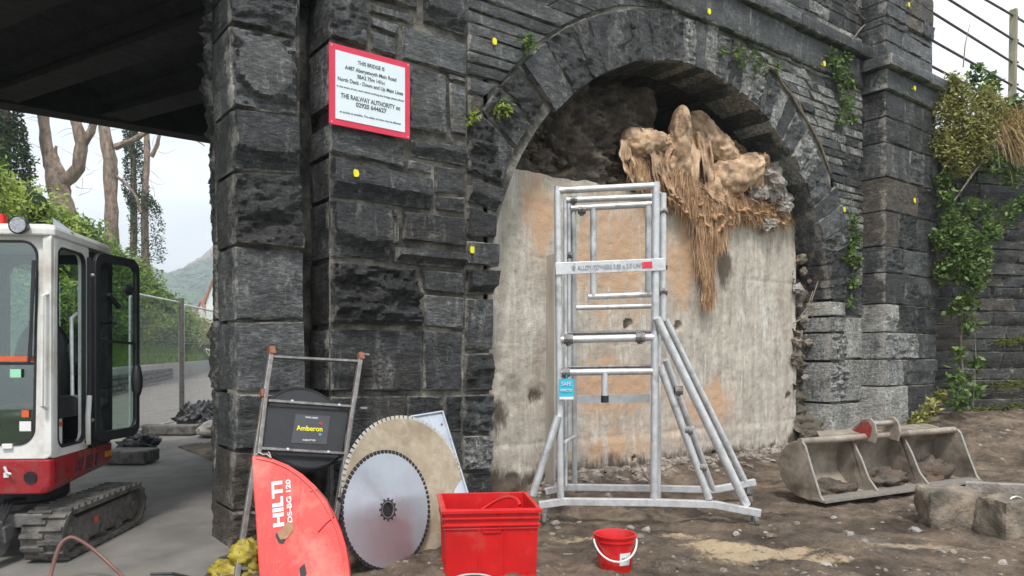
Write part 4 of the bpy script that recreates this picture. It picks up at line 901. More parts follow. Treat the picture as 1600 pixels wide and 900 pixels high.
# plank standing against the concrete behind the frame
b = MB(); p_ = onz(858, 762, 0); b.bar(C0 + ray(860, 760) * (6.08 / ray(860, 760).y), C0 + ray(862, 398) * (6.16 / ray(862, 398).y), .03, .14, Vector((0, 1, 0)))
tag(b.build('scaffold_board', M('grey_board', (.46, .42, .36), (.30, .27, .22), 9, .85, bmp=.4, stretch=(1, 1, .2)), bevel=.004), 'narrow grey timber board standing upright behind the left post of the tower', 'board')

# ------------------------------------------------------------------ steel ladder frame leaning on the abutment
A_ = onz(366, 912, 0.0); pa = C0 + ray(425, 545) * (5.80 / ray(425, 545).y); pb = C0 + ray(563, 553) * (5.80 / ray(563, 553).y)
LP = Plane3(pa, pb, A_)
fr_ = thing('ladder_frame', A_, 'worn grey steel ladder frame leaning on the wall beside the road', 'ladder')
def fbar(name, p, q, w, h, off=0, mat='oldsteel', par=fr_):
    b = MB(); b.bar(LP.hit(*p, off), LP.hit(*q, off), w, h, LP.n); o = b.build(name, MT[mat], par, bevel=.003); return o
fbar('rail', (425, 543), (369, 906), .035, .045); fbar('rail', (564, 552), (506, 930), .035, .045)
fbar('rung', (427, 558), (562, 565), .022, .03); fbar('rung', (380, 847), (520, 860), .025, .03); fbar('rung', (372, 888), (514, 900), .025, .03); fbar('rung', (390, 800), (527, 812), .02, .02, -.02)
fbar('inner_rail', (413, 612), (401, 712), .028, .032, .05); fbar('inner_rail', (549, 624), (526, 782), .028, .032, .05)
fbar('cross_bar', (416, 631), (549, 640), .022, .03, .05); fbar('cross_bar', (401, 705), (535, 713), .022, .03, .05)
for p in ((452, 632), (525, 638), (445, 707), (508, 711)):
    b = MB(); b.lathe([(.011, 0), (.011, .008), (0, .010)], LP.hit(*p, .062), (LP.e, LP.f, LP.n), 6); b.build('bolt', MT['steel'], fr_)
for p in ((570, 556), (566, 640), (547, 712)):
    b = MB(); q = LP.hit(*p, .02); b.tube([q - LP.e * .03, q + LP.e * .03], .014, 8); b.build('pin', MT['oldsteel'], fr_)
for p in ((424, 549), (563, 558), (411, 616)):
    b = MB(); b.box(LP.hit(*p, .01), .045, .045, .06, (LP.e, LP.n, LP.f)); b.build('rusty_collar', M('rust', (.30, .12, .06), (.2, .08, .045), 20, .8), fr_)
# black disc guard behind the bars, black panel with a sticker
c = LP.hit(477, 668, -.02); rr = (LP.hit(542, 668) - LP.hit(412, 668)).length / 2; rv = (LP.hit(477, 598) - LP.hit(477, 736)).length / 2; rr = (rr + rv) / 2
disc = thing('disc_cover', c, 'round black plastic disc cover tied behind the ladder frame bars', 'cover')
b = MB(); b.lathe([(0, .015), (rr - .012, .015), (rr, .004), (rr, -.015), (0, -.015)], c, (LP.e, LP.f, LP.n), 64); b.build('disc', MT['blackp'], disc, smooth=True)
b = MB(); b.lathe([(rr - .03, .016), (rr - .02, .022), (rr - .01, .016)], c, (LP.e, LP.f, LP.n), 64); b.build('rim', MT['blackp'], disc, smooth=True)
cs = [LP.hit(*p, .02) for p in ((416, 636), (543, 643), (533, 708), (404, 702))]
b = MB(); b.prism(cs, -LP.n * .012); b.build('panel', MT['blackp'], disc, fix=True)
cs = [LP.hit(*p, .023) for p in ((460, 649), (514, 652), (508, 696), (453, 694))]
b = MB(); b.prism(cs, LP.n * .001); b.build('sticker', M('grey_sticker', (.06, .062, .07), None, 9, .4, bmp=0), disc, fix=True)
ex2 = (cs[1] - cs[0]).normalized(); ey2 = LP.n.cross(ex2)
if ey2.z < 0: ey2 = -ey2
text('Amberon', LP.hit(482, 672, .026), ex2, ey2, LP.n, .06, MT['yellow'], disc, width=.205, bold=.0008)
text('0800 000 0000'[:0] + 'TRAFFIC GROUP', LP.hit(485, 655, .026), ex2, ey2, LP.n, .02, MT['whitelabel'], disc, width=.10)
text('01443 877 4884'[:0] + '01685 877 850', LP.hit(481, 690, .026), ex2, ey2, LP.n, .02, MT['whitelabel'], disc, width=.10)
for p, m_ in (((499, 664), 'signred'), ((498, 681), 'cyan')):
    b = MB(); b.lathe([(.005, .001), (.011, .001), (.011, .003), (.005, .003)], LP.hit(*p, .026), (LP.e, LP.f, LP.n), 14); b.build('sticker_ring', MT[m_], disc)

# ------------------------------------------------------------------ red quarter round saw guard
ga = onz(403, 925, 0); gb = onz(546, 922, 0); gt = at(393, 712, 5.02)
GP = Plane3(ga, gb, gt)
guard = thing('saw_guard', ga, 'faded red quarter-round wall saw guard with white lettering, leaning on the ladder frame', 'guard')
outl = [(393, 712), (402, 711), (425, 716), (450, 726), (472, 740), (492, 758), (509, 779), (523, 803), (534, 830), (541, 856), (545, 880), (547, 905), (547, 922), (407, 925), (403, 880), (399, 810), (395, 760)]
b = MB(); b.prism([GP.hit(*p) for p in outl], -GP.n * .085); b.build('shell', MT['guard'], guard, bevel=.010, fix=True)
b = MB()                                                        # raised rib along the arc
arc = [GP.hit(*p, .003) for p in [(400, 716), (424, 721), (448, 731), (469, 745), (488, 763), (504, 784), (517, 807), (528, 833), (535, 858), (539, 882), (541, 915)]]
b.tube(arc, .006, 6); b.build('edge_rib', MT['guard'], guard, smooth=True)
for ps in ([(484, 768), (497, 765), (511, 781), (522, 808)], [(522, 808), (510, 818), (497, 832)], [(470, 748), (466, 800), (464, 850)], [(447, 740), (452, 790), (440, 850)]):
    b = MB(); b.tube([GP.hit(*p, .001) for p in ps], .004 if ps[0][0] > 475 else .003, 5); b.build('groove', MT['redpaint'] if ps[0][0] > 475 else MT['guard'], guard)
ga_u = (GP.hit(437, 755) - GP.hit(440, 825)).normalized()       # the text runs up the left side
gx = ga_u; gy = GP.n.cross(gx)
text('HILTI', GP.hit(435, 787, .002), gx, gy, GP.n, .092, MT['whitelabel'], guard, width=(GP.hit(432, 751) - GP.hit(436, 822)).length, bold=.004)
text('DS-BG 120', GP.hit(452, 783, .002), gx, gy, GP.n, .042, MT['whitelabel'], guard, width=(GP.hit(447, 748) - GP.hit(451, 815)).length, bold=.0012)
TORN = M('torn_brown_patch', (.42, .26, .15), (.3, .16, .09), 20, .9)
b = MB(); b.prism([GP.hit(*p, -.002) for p in [(433, 832), (441, 827), (449, 815), (458, 818), (458, 830), (448, 842), (438, 843)]], GP.n * .008); b.build('torn_patch', TORN, guard, fix=True)
b = MB(); b.prism([GP.hit(*p, 0) for p in [(432, 832), (438, 843), (446, 843), (443, 849), (436, 848), (431, 838)]], GP.n * .007); b.build('hole', MT['letterblack'], guard, fix=True)  # black patch laid on the shell stands in for the hole's shade
b = MB(); b.prism([GP.hit(*p, 0) for p in [(468, 888), (476, 881), (479, 895), (476, 905), (470, 903)]], GP.n * .006); b.build('hole', MT['letterblack'], guard, fix=True)  # black patch again, painted for the dark inside a hole
for p, q in (((400, 711), (412, 711)), ((412, 711), (424, 716)), ((420, 707), (424, 716))):
    b = MB(); b.tube([GP.hit(*p, .01), (GP.hit(*p, .02) + GP.hit(*q, .02)) / 2 + ZV * .012, GP.hit(*q, .01)], .0045, 6); b.build('wire_loop', MT['steel'], guard)

# ------------------------------------------------------------------ saw blades
def blade(px, pyb, pyt, tb_, tt, wpx, teeth, name, label, mat, tmat, hub, tw=.012, tdepth=.022):
    bot = at(px, pyb, tb_); top = at(px, pyt, tt); c = (bot + top) / 2; rad = (top - bot).length / 2; up = (top - bot).normalized()
    k = wpx / 1155 * c.dot(F) / (2 * rad)                      # apparent width fraction
    k = min(.98, k); h = (RT * k + F * math.sqrt(1 - k * k)); h = (h - up * h.dot(up)).normalized(); nr = h.cross(up)
    if nr.dot(C0 - c) < 0: nr = -nr
    root = thing(name, bot, label, 'saw blade')
    ax = (h, up, nr); r0 = rad - tdepth; n = teeth * 2
    b = MB(); t_ = .003
    prof = []; vs = []
    def P2(r, g, d): return c + h * math.cos(g) * r + up * math.sin(g) * r + nr * d
    ri = .052 if hub else .03
    rings = [(ri, t_), (.14, t_), (r0 * .6, t_), (r0, t_), (r0, -t_), (ri, -t_)]
    m_ = teeth * 4
    for r, d in rings: vs += [P2(r, 2 * math.pi * i / m_, d) for i in range(m_)]
    fs = [(a * m_ + i, a * m_ + (i + 1) % m_, (a + 1) % 6 * m_ + (i + 1) % m_, (a + 1) % 6 * m_ + i) for a in range(6) for i in range(m_)]
    b.add(vs, fs); o = b.build('plate', mat, root, fix=True)
    for i in range(teeth):
        g0 = 2 * math.pi * (i + .12) / teeth; g1 = 2 * math.pi * (i + .80) / teeth; q = MB()
        a_ = [P2(r0 - .004, g0, t_ + .001), P2(r0 - .004, g1, t_ + .001), P2(rad, g1, t_ + .001), P2(rad, g0, t_ + .001)]; q.prism(a_, -nr * (2 * t_ + .002)); q.build('tooth', tmat, root, fix=True)
    if hub:
        for i in range(12):
            g = 2 * math.pi * i / 12; q = MB(); q.lathe([(.008, 0), (.008, .002), (0, .002)], P2(.075, g, t_), ax, 10); q.build('bolt_hole_disc', MT['letterblack'], root)  # black discs on the plate stand in for the dark of open holes
        q = MB(); q.lathe([(.052, .0035), (.058, .0035), (.058, .005), (.052, .005), (.052, -.004)], c, ax, 32); q.build('bore_ring', MT['oldsteel'], root, smooth=True); q = MB(); q.lathe([(.06, .004), (.068, .004), (.068, .0045), (.06, .0045)], c, ax, 32); q.build('wear_ring', MT['letterblack'], root); q = MB(); q.lathe([(0, -.012), (.05, -.012)], c, ax, 24); q.build('bore_shade_disc', MT['letterblack'], root)  # last one: black disc behind the open bore, added to make it look dark
    return root
def blade_mat(name, c1, c2, metal, rough, dirt, da, streak):
    m, n, b = new_mat(name); co = coords(n)
    col = ramp(n, nodes_noise(n, co, 5, 9, .7), [(.3, c2), (.7, c1)])
    d = ramp(n, nodes_noise(n, co, 6, 9, .75, (1, 1, 1), 1.2), [(.60 - .25 * da, (0, 0, 0)), (.75, (1, 1, 1))]); col = mixc(n, math_(n, 'MULTIPLY', d, da), col, dirt)
    n.links.new(col, b.inputs['Base Color']); b.inputs['Metallic'].default_value = metal; b.inputs['Roughness'].default_value = rough; b.inputs['Anisotropic'].default_value = .6
    bump(n, b, [(nodes_noise(n, co, 70, 6, .7), .12, .002), (nodes_noise(n, co, 2.2, 3, .5), .25, .03)]); return m
bm1 = blade_mat('brushed_blade', (.56, .58, .62), (.46, .48, .52), .75, .36, (.30, .29, .28), .2, 1)
bm2 = blade_mat('dusty_tan_blade', (.46, .38, .27), (.26, .20, .13), .1, .7, (.60, .54, .45), .6, 0)
blade(637, 893, 650, 5.32, 5.64, 164, 84, 'large_saw_blade', 'large dusty tan diamond saw blade leaning behind the bright one', bm2, blade_mat('pale_teeth', (.6, .57, .5), (.4, .38, .33), .2, .7, (.3, .25, .2), .4, 0), False)
blade(606, 893, 703, 5.10, 5.28, 113, 72, 'bright_saw_blade', 'bright silver saw blade with black teeth and bolted centre in front', bm1, MT['letterblack'], True)
# folded metal sheet behind the blades
sp = [at(*p) for p in ((640, 652, 5.95), (690, 644, 6.12), (727, 765, 5.85), (712, 770, 5.80), (660, 772, 5.72))]
sh = thing('metal_sheet', at(700, 812, 5.8), 'pale folded aluminium sheet leaning between the tan saw blade and the wall', 'metal sheet')
nr = (sp[1] - sp[0]).cross(sp[3] - sp[0]).normalized(); nr = nr if nr.dot(-F) > 0 else -nr
low = [sp[2] + (sp[2] - sp[1]) * .33, sp[4] + (sp[2] - sp[1]) * .33]
b = MB(); b.prism([sp[0], sp[1], low[0], low[1]], -nr * .006); b.build('panel', MT['sheet'], sh, fix=True)
b = MB(); b.bar(sp[1], low[0], .012, .05, nr); b.bar(sp[0], sp[1], .012, .04, nr); b.build('folded_edge', MT['sheet'], sh)
b = MB(); d_ = (sp[1] - sp[0]) * .45; b.bar(sp[1] - d_ + nr * .004, low[0] - d_ + nr * .004, .006, .012, nr); b.build('seam', MT['sheet'], sh)
for k in (.12, .45, .8):
    b = MB(); b.lathe([(.009, 0), (.009, .006), (0, .008)], sp[1] * (1 - k) + low[0] * k - (sp[1] - sp[0]).normalized() * .035 + nr * .003, (RT, ZV, nr), 8); b.build('rivet', MT['oldsteel'], sh)

# ------------------------------------------------------------------ red stacking crate
cfl = onz(694, 917, 0) * 1.0; cfr = onz(842, 913, 0) * 1.0
exx = (cfr - cfl); cw = exx.length; exx.normalize(); eyy = Vector((-exx.y, exx.x, 0)); eyy = (eyy + exx * -.06).normalized()
crate = thing('red_crate', cfl, 'open red plastic crate holding a coiled hose, in front of the saw blades', 'crate')
CH, CDp = .50, .58
def cpt(x, y, z, g=0.0):                                        # tapered walls
    t_ = .018 * (1 - z / CH); return cfl + exx * (t_ + x * (cw - 2 * t_)) + eyy * (t_ + y * (CDp - 2 * t_)) + ZV * z
def wallp(x0, y0, x1, y1, nin):
    b = MB(); off = nin * .012; b.prism([cpt(x0, y0, 0), cpt(x1, y1, 0), cpt(x1, y1, CH), cpt(x0, y0, CH)], off); return b
wallp(0, 0, 1, 0, eyy).build('wall', MT['red'], crate, bevel=.003, fix=True); wallp(0, 1, 1, 1, -eyy).build('wall', MT['red'], crate, bevel=.003, fix=True)
wallp(0, .02, 0, .98, exx).build('wall', MT['red'], crate, bevel=.003, fix=True); wallp(1, .02, 1, .98, -exx).build('wall', MT['red'], crate, bevel=.003, fix=True)
b = MB(); b.prism([cpt(.02, .02, .03), cpt(.98, .02, .03), cpt(.98, .98, .03), cpt(.02, .98, .03)], ZV * .012); b.build('floor', MT['red'], crate, fix=True)
for zz, hh, pr in ((CH - .006, .022, .020), (CH - .055, .012, .014), (CH - .10, .012, .014), (CH - .125, .008, .010)):
    b = MB(); o4 = [cpt(0, 0, zz), cpt(1, 0, zz), cpt(1, 1, zz), cpt(0, 1, zz)]; sg = [(-1, -1), (1, -1), (1, 1), (-1, 1)]
    b.ring([p + exx * s_[0] * pr + eyy * s_[1] * pr for p, s_ in zip(o4, sg)], [p - exx * s_[0] * .004 - eyy * s_[1] * .004 for p, s_ in zip(o4, sg)], -ZV * hh)
    b.build('rim' if pr > .018 else 'rib', MT['red'], crate, bevel=.002, fix=True)
for k in (.36, .64):
    b = MB(); b.bar(cpt(k, 0, 0) - eyy * .004, cpt(k, 0, CH - .1) - eyy * .004, .008, .012, eyy); b.build('upright_rib', MT['red'], crate)
for k in (.3, .7):
    for x_ in (0, 1):
        b = MB(); b.bar(cpt(x_, k, 0) + exx * (-.004 if x_ == 0 else .004), cpt(x_, k, CH - .1) + exx * (-.004 if x_ == 0 else .004), .008, .012, exx); b.build('upright_rib', MT['red'], crate)
b = MB()
for s_ in (.41, .59): b.bar(cpt(s_, 0, CH - .15) - eyy * .006, cpt(s_, 0, CH - .11) - eyy * .006, .01, .012, eyy)
b.bar(cpt(.41, 0, CH - .15) - eyy * .006, cpt(.59, 0, CH - .15) - eyy * .006, .01, .012); b.build('grip', MT['red'], crate)
# hose coils in the crate
for k, (m_, r0_, z_, r_) in enumerate((('red', .20, .40, .012), ('blackp', .17, .37, .018), ('hose', .15, .33, .014), ('blackp', .19, .28, .017), ('hose', .18, .24, .016))):
    cc = cpt(.5, .5, z_); pts = []
    for i in range(40): g = i / 39 * 2 * math.pi * (.9 if k == 0 else 1.0); pts.append(cc + exx * math.cos(g) * r0_ * 1.15 + eyy * math.sin(g) * r0_ + ZV * (.05 * math.sin(g * 2 + k) + (.06 * math.cos(g) if k == 0 else 0)))
    b = MB(); b.tube(pts, r_, 8); tag(b.build('coiled_hose', MT[m_], smooth=True), ['thin red hose looping highest inside the red crate', 'black hose coil just below the red loop in the crate', 'brown hose coil in the middle of the red crate', 'black hose coil low in the red crate', 'brown hose coil at the bottom of the red crate'][k], 'hose')
# wire loop at the foot of the crate
cc = cfl + exx * .18 - eyy * .10; pts = [cc + exx * math.cos(g / 20 * 6.28) * .14 + eyy * math.sin(g / 20 * 6.28) * .06 + ZV * (.06 + .03 * math.sin(g / 20 * 6.28)) for g in range(21)]
b = MB(); b.tube(pts, .006, 6); tag(b.build('wire_loop', MT['steel'], smooth=True), 'thin wire loop lying against the foot of the red crate', 'wire')

# ------------------------------------------------------------------ small red bucket
bc = onz(961, 893, 0.02); rb, rtp, bh = .108, .138, .262
bk = thing('red_bucket', bc, 'small red plastic bucket with white label and wire-thin white handle on the dirt', 'bucket')
bc = Vector((bc.x, bc.y, .02)); ax_ = ((RT + F * .0).normalized(), F, ZV)
b = MB(); b.lathe([(0, 0), (rb, 0), (rtp, bh - .012), (rtp + .006, bh - .012), (rtp + .007, bh), (rtp - .002, bh), (rtp - .006, bh - .01), (rb - .006, .01), (0, .01)], bc, ax_, 40); b.build('body', MT['red'], bk, smooth=True)
b = MB(); b.lathe([(rtp - .008, bh - .045), (rtp + .004, bh - .043), (rtp + .004, bh - .037), (rtp - .008, bh - .035)], bc, ax_, 40); b.build('rim_bead', MT['red'], bk, smooth=True)
b = MB(); pts = []
for i in range(17): g = math.pi * i / 16; pts.append(bc + RT * (-math.cos(g) * (rtp + .008)) - F * (math.sin(g) * .15) + ZV * (bh - .03 - math.sin(g) * .125))
b.tube(pts, .0065, 6); b.build('handle', MT['whitelabel'], bk, smooth=True)
for s_ in (-1, 1): b = MB(); b.tube([bc + RT * s_ * (rtp - .005) + ZV * (bh - .03), bc + RT * s_ * (rtp + .016) + ZV * (bh - .03)], .014, 8); b.build('lug', MT['red'], bk)
b = MB(); vs = []
for j in range(2):
    for i in range(7): g = -math.pi / 2 + .12 + i * .11; r = (rb + (rtp - rb) * (.07 + .085 * j) / bh * 1.0) + .0025; vs.append(bc + RT * math.cos(g) * r + F * math.sin(g) * r + ZV * (.07 + .085 * j))
b.add(vs, [(i, i + 1, i + 8, i + 7) for i in range(6)]); b.build('label', MT['whitelabel'], bk)
g = -math.pi / 2 + .45; n_ = RT * math.cos(g) + F * math.sin(g); e_ = (RT * -math.sin(g) + F * math.cos(g))
text('TUB', bc + n_ * (rb + .02) + ZV * .115, e_, ZV, n_, .03, MT['lettergrey'], bk, width=.06)
b = MB(); p = onz(913, 868, .03); q = onz(1012, 860, .035)
h1 = onz(880, 866, .03); h2 = onz(934, 865, .03); b.tube([h1, h2], .006, 6); tool = thing('trowel', h1, 'thin bladed hand tool with a wooden grip lying behind the small red bucket', 'tool'); b.build('shaft', MT['oldsteel'], tool)
b = MB(); b.tube([h2, onz(938, 865, .03), onz(955, 866, .03)], [.018, .024, .02], 8); b.build('grip', MT['wood'], tool, smooth=True)

# ------------------------------------------------------------------ excavator grading bucket
L0 = onz(1285, 799, 0); L1 = onz(1380, 785, 0); 
Rr = onz(1545, 765, 0); bd = (onz(1450, 775, 0) - L0); bd.z = 0; bd.normalize(); BLn = 2.55
bn = Vector((-bd.y, bd.x, 0))                                   # away from the camera
if bn.dot(F) < 0: bn = -bn
gbk = thing('digger_bucket', L0, 'wide muddy steel digger bucket with three bays lying open on the dirt', 'digger bucket')
prof = []                                                       # lip forward at y=0, curving back and up
ptsP = [(0, .012), (.16, .0), (.30, .02), (.42, .08), (.50, .18), (.53, .30), (.50, .42), (.43, .50), (.34, .545), (.30, .55)]
def bp(s_, y, z): return L0 + bd * s_ + bn * y + ZV * (z + .085)
b = MB(); ns = 24; vs = []
for s_ in range(ns + 1):
    for (y, z) in ptsP:
        vs.append(bp(BLn * s_ / ns, y, z + .008 * noise.noise((s_ * .6, y * 5, z * 5))))
m_ = len(ptsP); b.add(vs, [(s_ * m_ + i, s_ * m_ + i + 1, (s_ + 1) * m_ + i + 1, (s_ + 1) * m_ + i) for s_ in range(ns) for i in range(m_ - 1)])
o = b.build('shell', MT['dirtybucket'], gbk, smooth=True); so = o.modifiers.new('s', 'SOLIDIFY'); so.thickness = .018; so.offset = 0
face = ptsP + [(.24, .56), (.20, .52), (.12, .30), (.02, .05)]
for nm, s_ in (('end_plate', -.008), ('end_plate', BLn + .008), ('divider', BLn * .335), ('divider', BLn * .665)):
    b = MB(); fc = face if nm == 'end_plate' else ptsP[:-1] + [(.38, .53), (.30, .48), (.22, .34), (.13, .14), (.03, .03)]
    b.prism([bp(s_, y, z) for y, z in fc], bd * .018); b.build(nm, MT['dirtybucket'], gbk, fix=True)
    b = MB(); ed = [(.24, .56), (.20, .52), (.12, .30), (.02, .05), (-.02, .01)] if nm == 'end_plate' else [(.38, .53), (.30, .48), (.22, .34), (.13, .14), (.03, .03)]
    b.tube([bp(s_ + .009, y, z) for y, z in ed], .011, 6); b.build('worn_edge', MT['edge'], gbk)
b = MB(); b.tube([bp(0, .27, .555), bp(BLn, .27, .555)], .036, 12); b.build('top_tube', MT['dirtybucket'], gbk, smooth=True)
b = MB(); b.prism([bp(-.02, -.05, .0), bp(-.02, .10, .012), bp(BLn + .02, .10, .012), bp(BLn + .02, -.05, .0)], ZV * .022); b.build('cutting_lip', MT['edge'], gbk, fix=True)
b = MB(); b.prism([bp(.35, .32, .57), bp(BLn - .2, .32, .57), bp(BLn - .2, .48, .60), bp(.5, .48, .60)], ZV * .02); b.build('top_plate', MT['dirtybucket'], gbk, fix=True)
sl = BLn * .46
for k, s_ in enumerate((sl - .19, sl + .19)):
    b = MB(); ear = [(.16, .50), (.14, .60), (.16, .70), (.21, .745), (.28, .74), (.36, .68), (.44, .60), (.46, .54)]
    b.prism([bp(s_, y, z) for y, z in ear], bd * .025); o = b.build('ear', MT['dirtybucket'], gbk, bevel=.004, fix=True)
    b = MB(); b.tube([bp(s_ + .0125, y, z) for y, z in ear[:5]], .012, 6); b.build('worn_edge', MT['edge'], gbk)
b = MB(); b.prism([bp(sl - .195, y, z) for y, z in [(.20, .56), (.18, .66), (.22, .72), (.30, .70), (.40, .60), (.42, .56)]], -bd * .006); b.build('red_cheek', MT['redpaint'], gbk, fix=True)
b = MB(); b.prism([bp(sl - .16, y, z) for y, z in [(.20, .56), (.18, .66), (.22, .72), (.30, .70), (.40, .60), (.42, .56)]], bd * .006); b.build('red_cheek', MT['redpaint'], gbk, fix=True)
b = MB(); b.tube([bp(sl - .2, .23, .69), bp(sl + .22, .23, .69)], .032, 12); b.build('pin', MT['edge'], gbk, smooth=True)
for k in range(3):                                               # soil left in the bays
    b = MB(); b.add(*blob(bp(BLn * (.17 + .33 * k) + .05, .32, .04 + .02 * k), .32, .17, .09 + .03 * k, (bd, bn, ZV), 5, .45, 1.8, 50 + k)); o = b.build('soil_heap', MT['earth'], smooth=False)
    o.data.polygons.foreach_set('use_smooth', [True] * len(o.data.polygons)); tag(o, 'dark soil left in the ' + ('left', 'middle', 'right')[k] + ' bay of the digger bucket', 'soil'); o['kind'] = 'stuff'

# ------------------------------------------------------------------ broken blocks on the right
def block(px, pyb, t, w, d_, h, ang, seed, label, mat='brokenstone', z0=-.02, amp=.10):
    c = onz(px, pyb, 0); c.z = z0 + h / 2; a = R_(ang); e1 = Vector((math.cos(a), math.sin(a), 0)); e2 = Vector((-math.sin(a), math.cos(a), 0)); c += F * d_ * .5
    n = 12; vs = []; fs = []; ids = {}
    def vid(i, j, k):
        if (i, j, k) not in ids:
            q = Vector((i / n * 2 - 1, j / n * 2 - 1, k / n * 2 - 1))
            sp_ = q.normalized() * 1.25; q = q.lerp(Vector((max(-1, min(1, sp_.x)), max(-1, min(1, sp_.y)), max(-1, min(1, sp_.z)))), .45)
            dd = 1 + amp * 1.6 * fr(q * .9 + Vector((seed, 0, 0)), 2) + amp * .7 * fr(q * 3 + Vector((seed, 5, 0)), 4)
            ids[(i, j, k)] = len(vs); vs.append(c + e1 * q.x * dd * w / 2 + e2 * q.y * dd * d_ / 2 + ZV * q.z * dd * h / 2)
        return ids[(i, j, k)]
    for a_ in range(n):
        for b_ in range(n):
            for s_ in (0, n):
                for f_ in (lambda p, q: (p, q, s_), lambda p, q: (p, s_, q), lambda p, q: (s_, p, q)):
                    fs.append((vid(*f_(a_, b_)), vid(*f_(a_ + 1, b_)), vid(*f_(a_ + 1, b_ + 1)), vid(*f_(a_, b_ + 1))))
    b = MB(); b.add(vs, fs); o = b.build('broken_block', MT[mat], fix=True); o.data.polygons.foreach_set('use_smooth', [True] * len(o.data.polygons)); o.data.set_sharp_from_angle(angle=R_(40))
    tag(o, label, 'stone'); return o
block(1506, 836, 0, .46, .36, .38, -48, 3, 'big squared broken stone block in front of the digger bucket')
block(1600, 852, 0, .36, .36, .37, -30, 8, 'rough broken block at the right edge of the picture')
block(1437, 808, 0, .16, .12, .12, 10, 12, 'small brown stone between the digger bucket and the big block')
block(1555, 832, 0, .22, .10, .07, 0, 14, 'flat stone flake lying between the two big blocks')
b = MB(); b.bar(at(1508, 760, 7.15), at(1660, 768, 6.75), .10, .10); tag(b.build('kerb_piece', MT['paverock'], bevel=.01), 'long pale stone strip lying behind the big blocks', 'stone')
pts = [at(1588, 790 + 14 * math.sin(g), 5.95) + RT * .07 * math.cos(g) for g in [i * .52 for i in range(13)]]
b = MB(); b.tube(pts, .010, 6); tag(b.build('metal_ring', MT['edge'], smooth=True), 'pale metal ring on top of the block at the right edge', 'ring')
rd = random.Random(77)
spots = [(868, 822), (872, 829), (905, 818), (1010, 838), (985, 826), (1000, 846), (862, 838), (1180, 880), (1245, 826), (1303, 816), (1322, 830), (1328, 838), (1488, 870), (1470, 868), (1350, 854), (1060, 886), (1430, 830), (1405, 812), (1395, 820), (850, 855), (1150, 838), (1130, 895), (1290, 888), (1565, 885), (1205, 842)]
SL = ['small stone on the dirt just right of the red crate, farthest of three', 'small stone right of the red crate, middle of three', 'small stone under the base rail between red crate and tower post', 'loose stone just behind the small red bucket on its right', 'loose stone touching the back of the small red bucket', 'loose stone close to the right side of the small red bucket handle', 'stone nearest the corner of the red crate rim',
 'loose stone in front of the long sand streak', 'loose stone between the tower caster and the digger bucket', 'loose stone under the left end of the digger bucket lip', 'loose stone below the left bay of the digger bucket, left of two', 'loose stone below the left bay of the digger bucket, right of two', 'loose stone right of the sand below the big squared block', 'loose stone left of the sand below the big squared block', 'loose stone in the middle of the right-hand sand patch', 'loose stone at the bottom edge right of the red bucket',
 'loose stone left of the big squared block, nearest the viewer', 'loose stone below the middle divider of the digger bucket', 'loose stone left of the brown lump by the big block', 'loose stone halfway down the right side of the red crate', 'loose stone below the right end of the tower base rail', 'loose stone at the bottom edge below the sand streak', 'loose stone at the bottom edge below the digger bucket', 'loose stone at the bottom right below the broken blocks', 'loose stone just right of the front caster']
for k, (px, py) in enumerate(spots):
    p = onz(px, py, .03); p.z = ground_z(p.x, p.y) + .045; b = MB(); b.add(*rockbits(p, rd.uniform(.03, .06), k + 100)); tag(b.build('loose_stone', MT['paverock' if rd.random() < .75 else 'brokenstone']), SL[k], 'stone', 'loose stones scattered on the dirt')
b = MB(); cnt_ = 0
while cnt_ < 11000:
    px, py = rd.uniform(330, 1640), 700 + 230 * rd.random() ** .8; p = onz(px, py, .03)
    if p.x - dirt_edge(p.y) < .1 or p.y > 6.0: cnt_ += 1; continue
    p.z = ground_z(p.x, p.y) + .022; r = .005 + .020 * rd.random() ** 2.8 + (.018 if rd.random() < .02 else 0); b.add(*rockbits(p, r, rd.randint(0, 9999))); cnt_ += 1
for _ in range(1300):
    px, py = rd.uniform(330, 1640), 705 + 220 * rd.random() ** .8; p = onz(px, py, .03)
    if p.x - dirt_edge(p.y) < .1 or p.y > 6.0: continue
    p.z = ground_z(p.x, p.y) + .03; b.add(*rockbits(p, rd.uniform(.012, .030), rd.randint(0, 9999)))
tag(b.build('gravel', MT['pebble']), 'fine broken stone strewn over the dirt', 'gravel', kind='stuff')
b = MB(); cnt_ = 0                                              # rubble along the foot of the concrete
for _ in range(1700):
    x = rd.uniform(4.4, 10.6); y = 6.2 - abs(rd.gauss(0, .20)); r = .01 + .07 * rd.random() ** 3
    b.add(*rockbits(Vector((x, y, ground_z(x, y) + r * .3 + .02)), r, rd.randint(0, 9999)))
for _ in range(700):                                            # and on the bank under the wing wall
    q = CP(rd.uniform(5.9, 10), rd.uniform(9.8, 12.6), 0); r = .01 + .05 * rd.random() ** 3; b.add(*rockbits(Vector((q.x, q.y, ground_z(q.x, q.y) + .02)), r, rd.randint(0, 9999)))
tag(b.build('rubble', MT['pebble']), 'loose rubble along the foot of the blocked arch and the bank', 'rubble', kind='stuff')

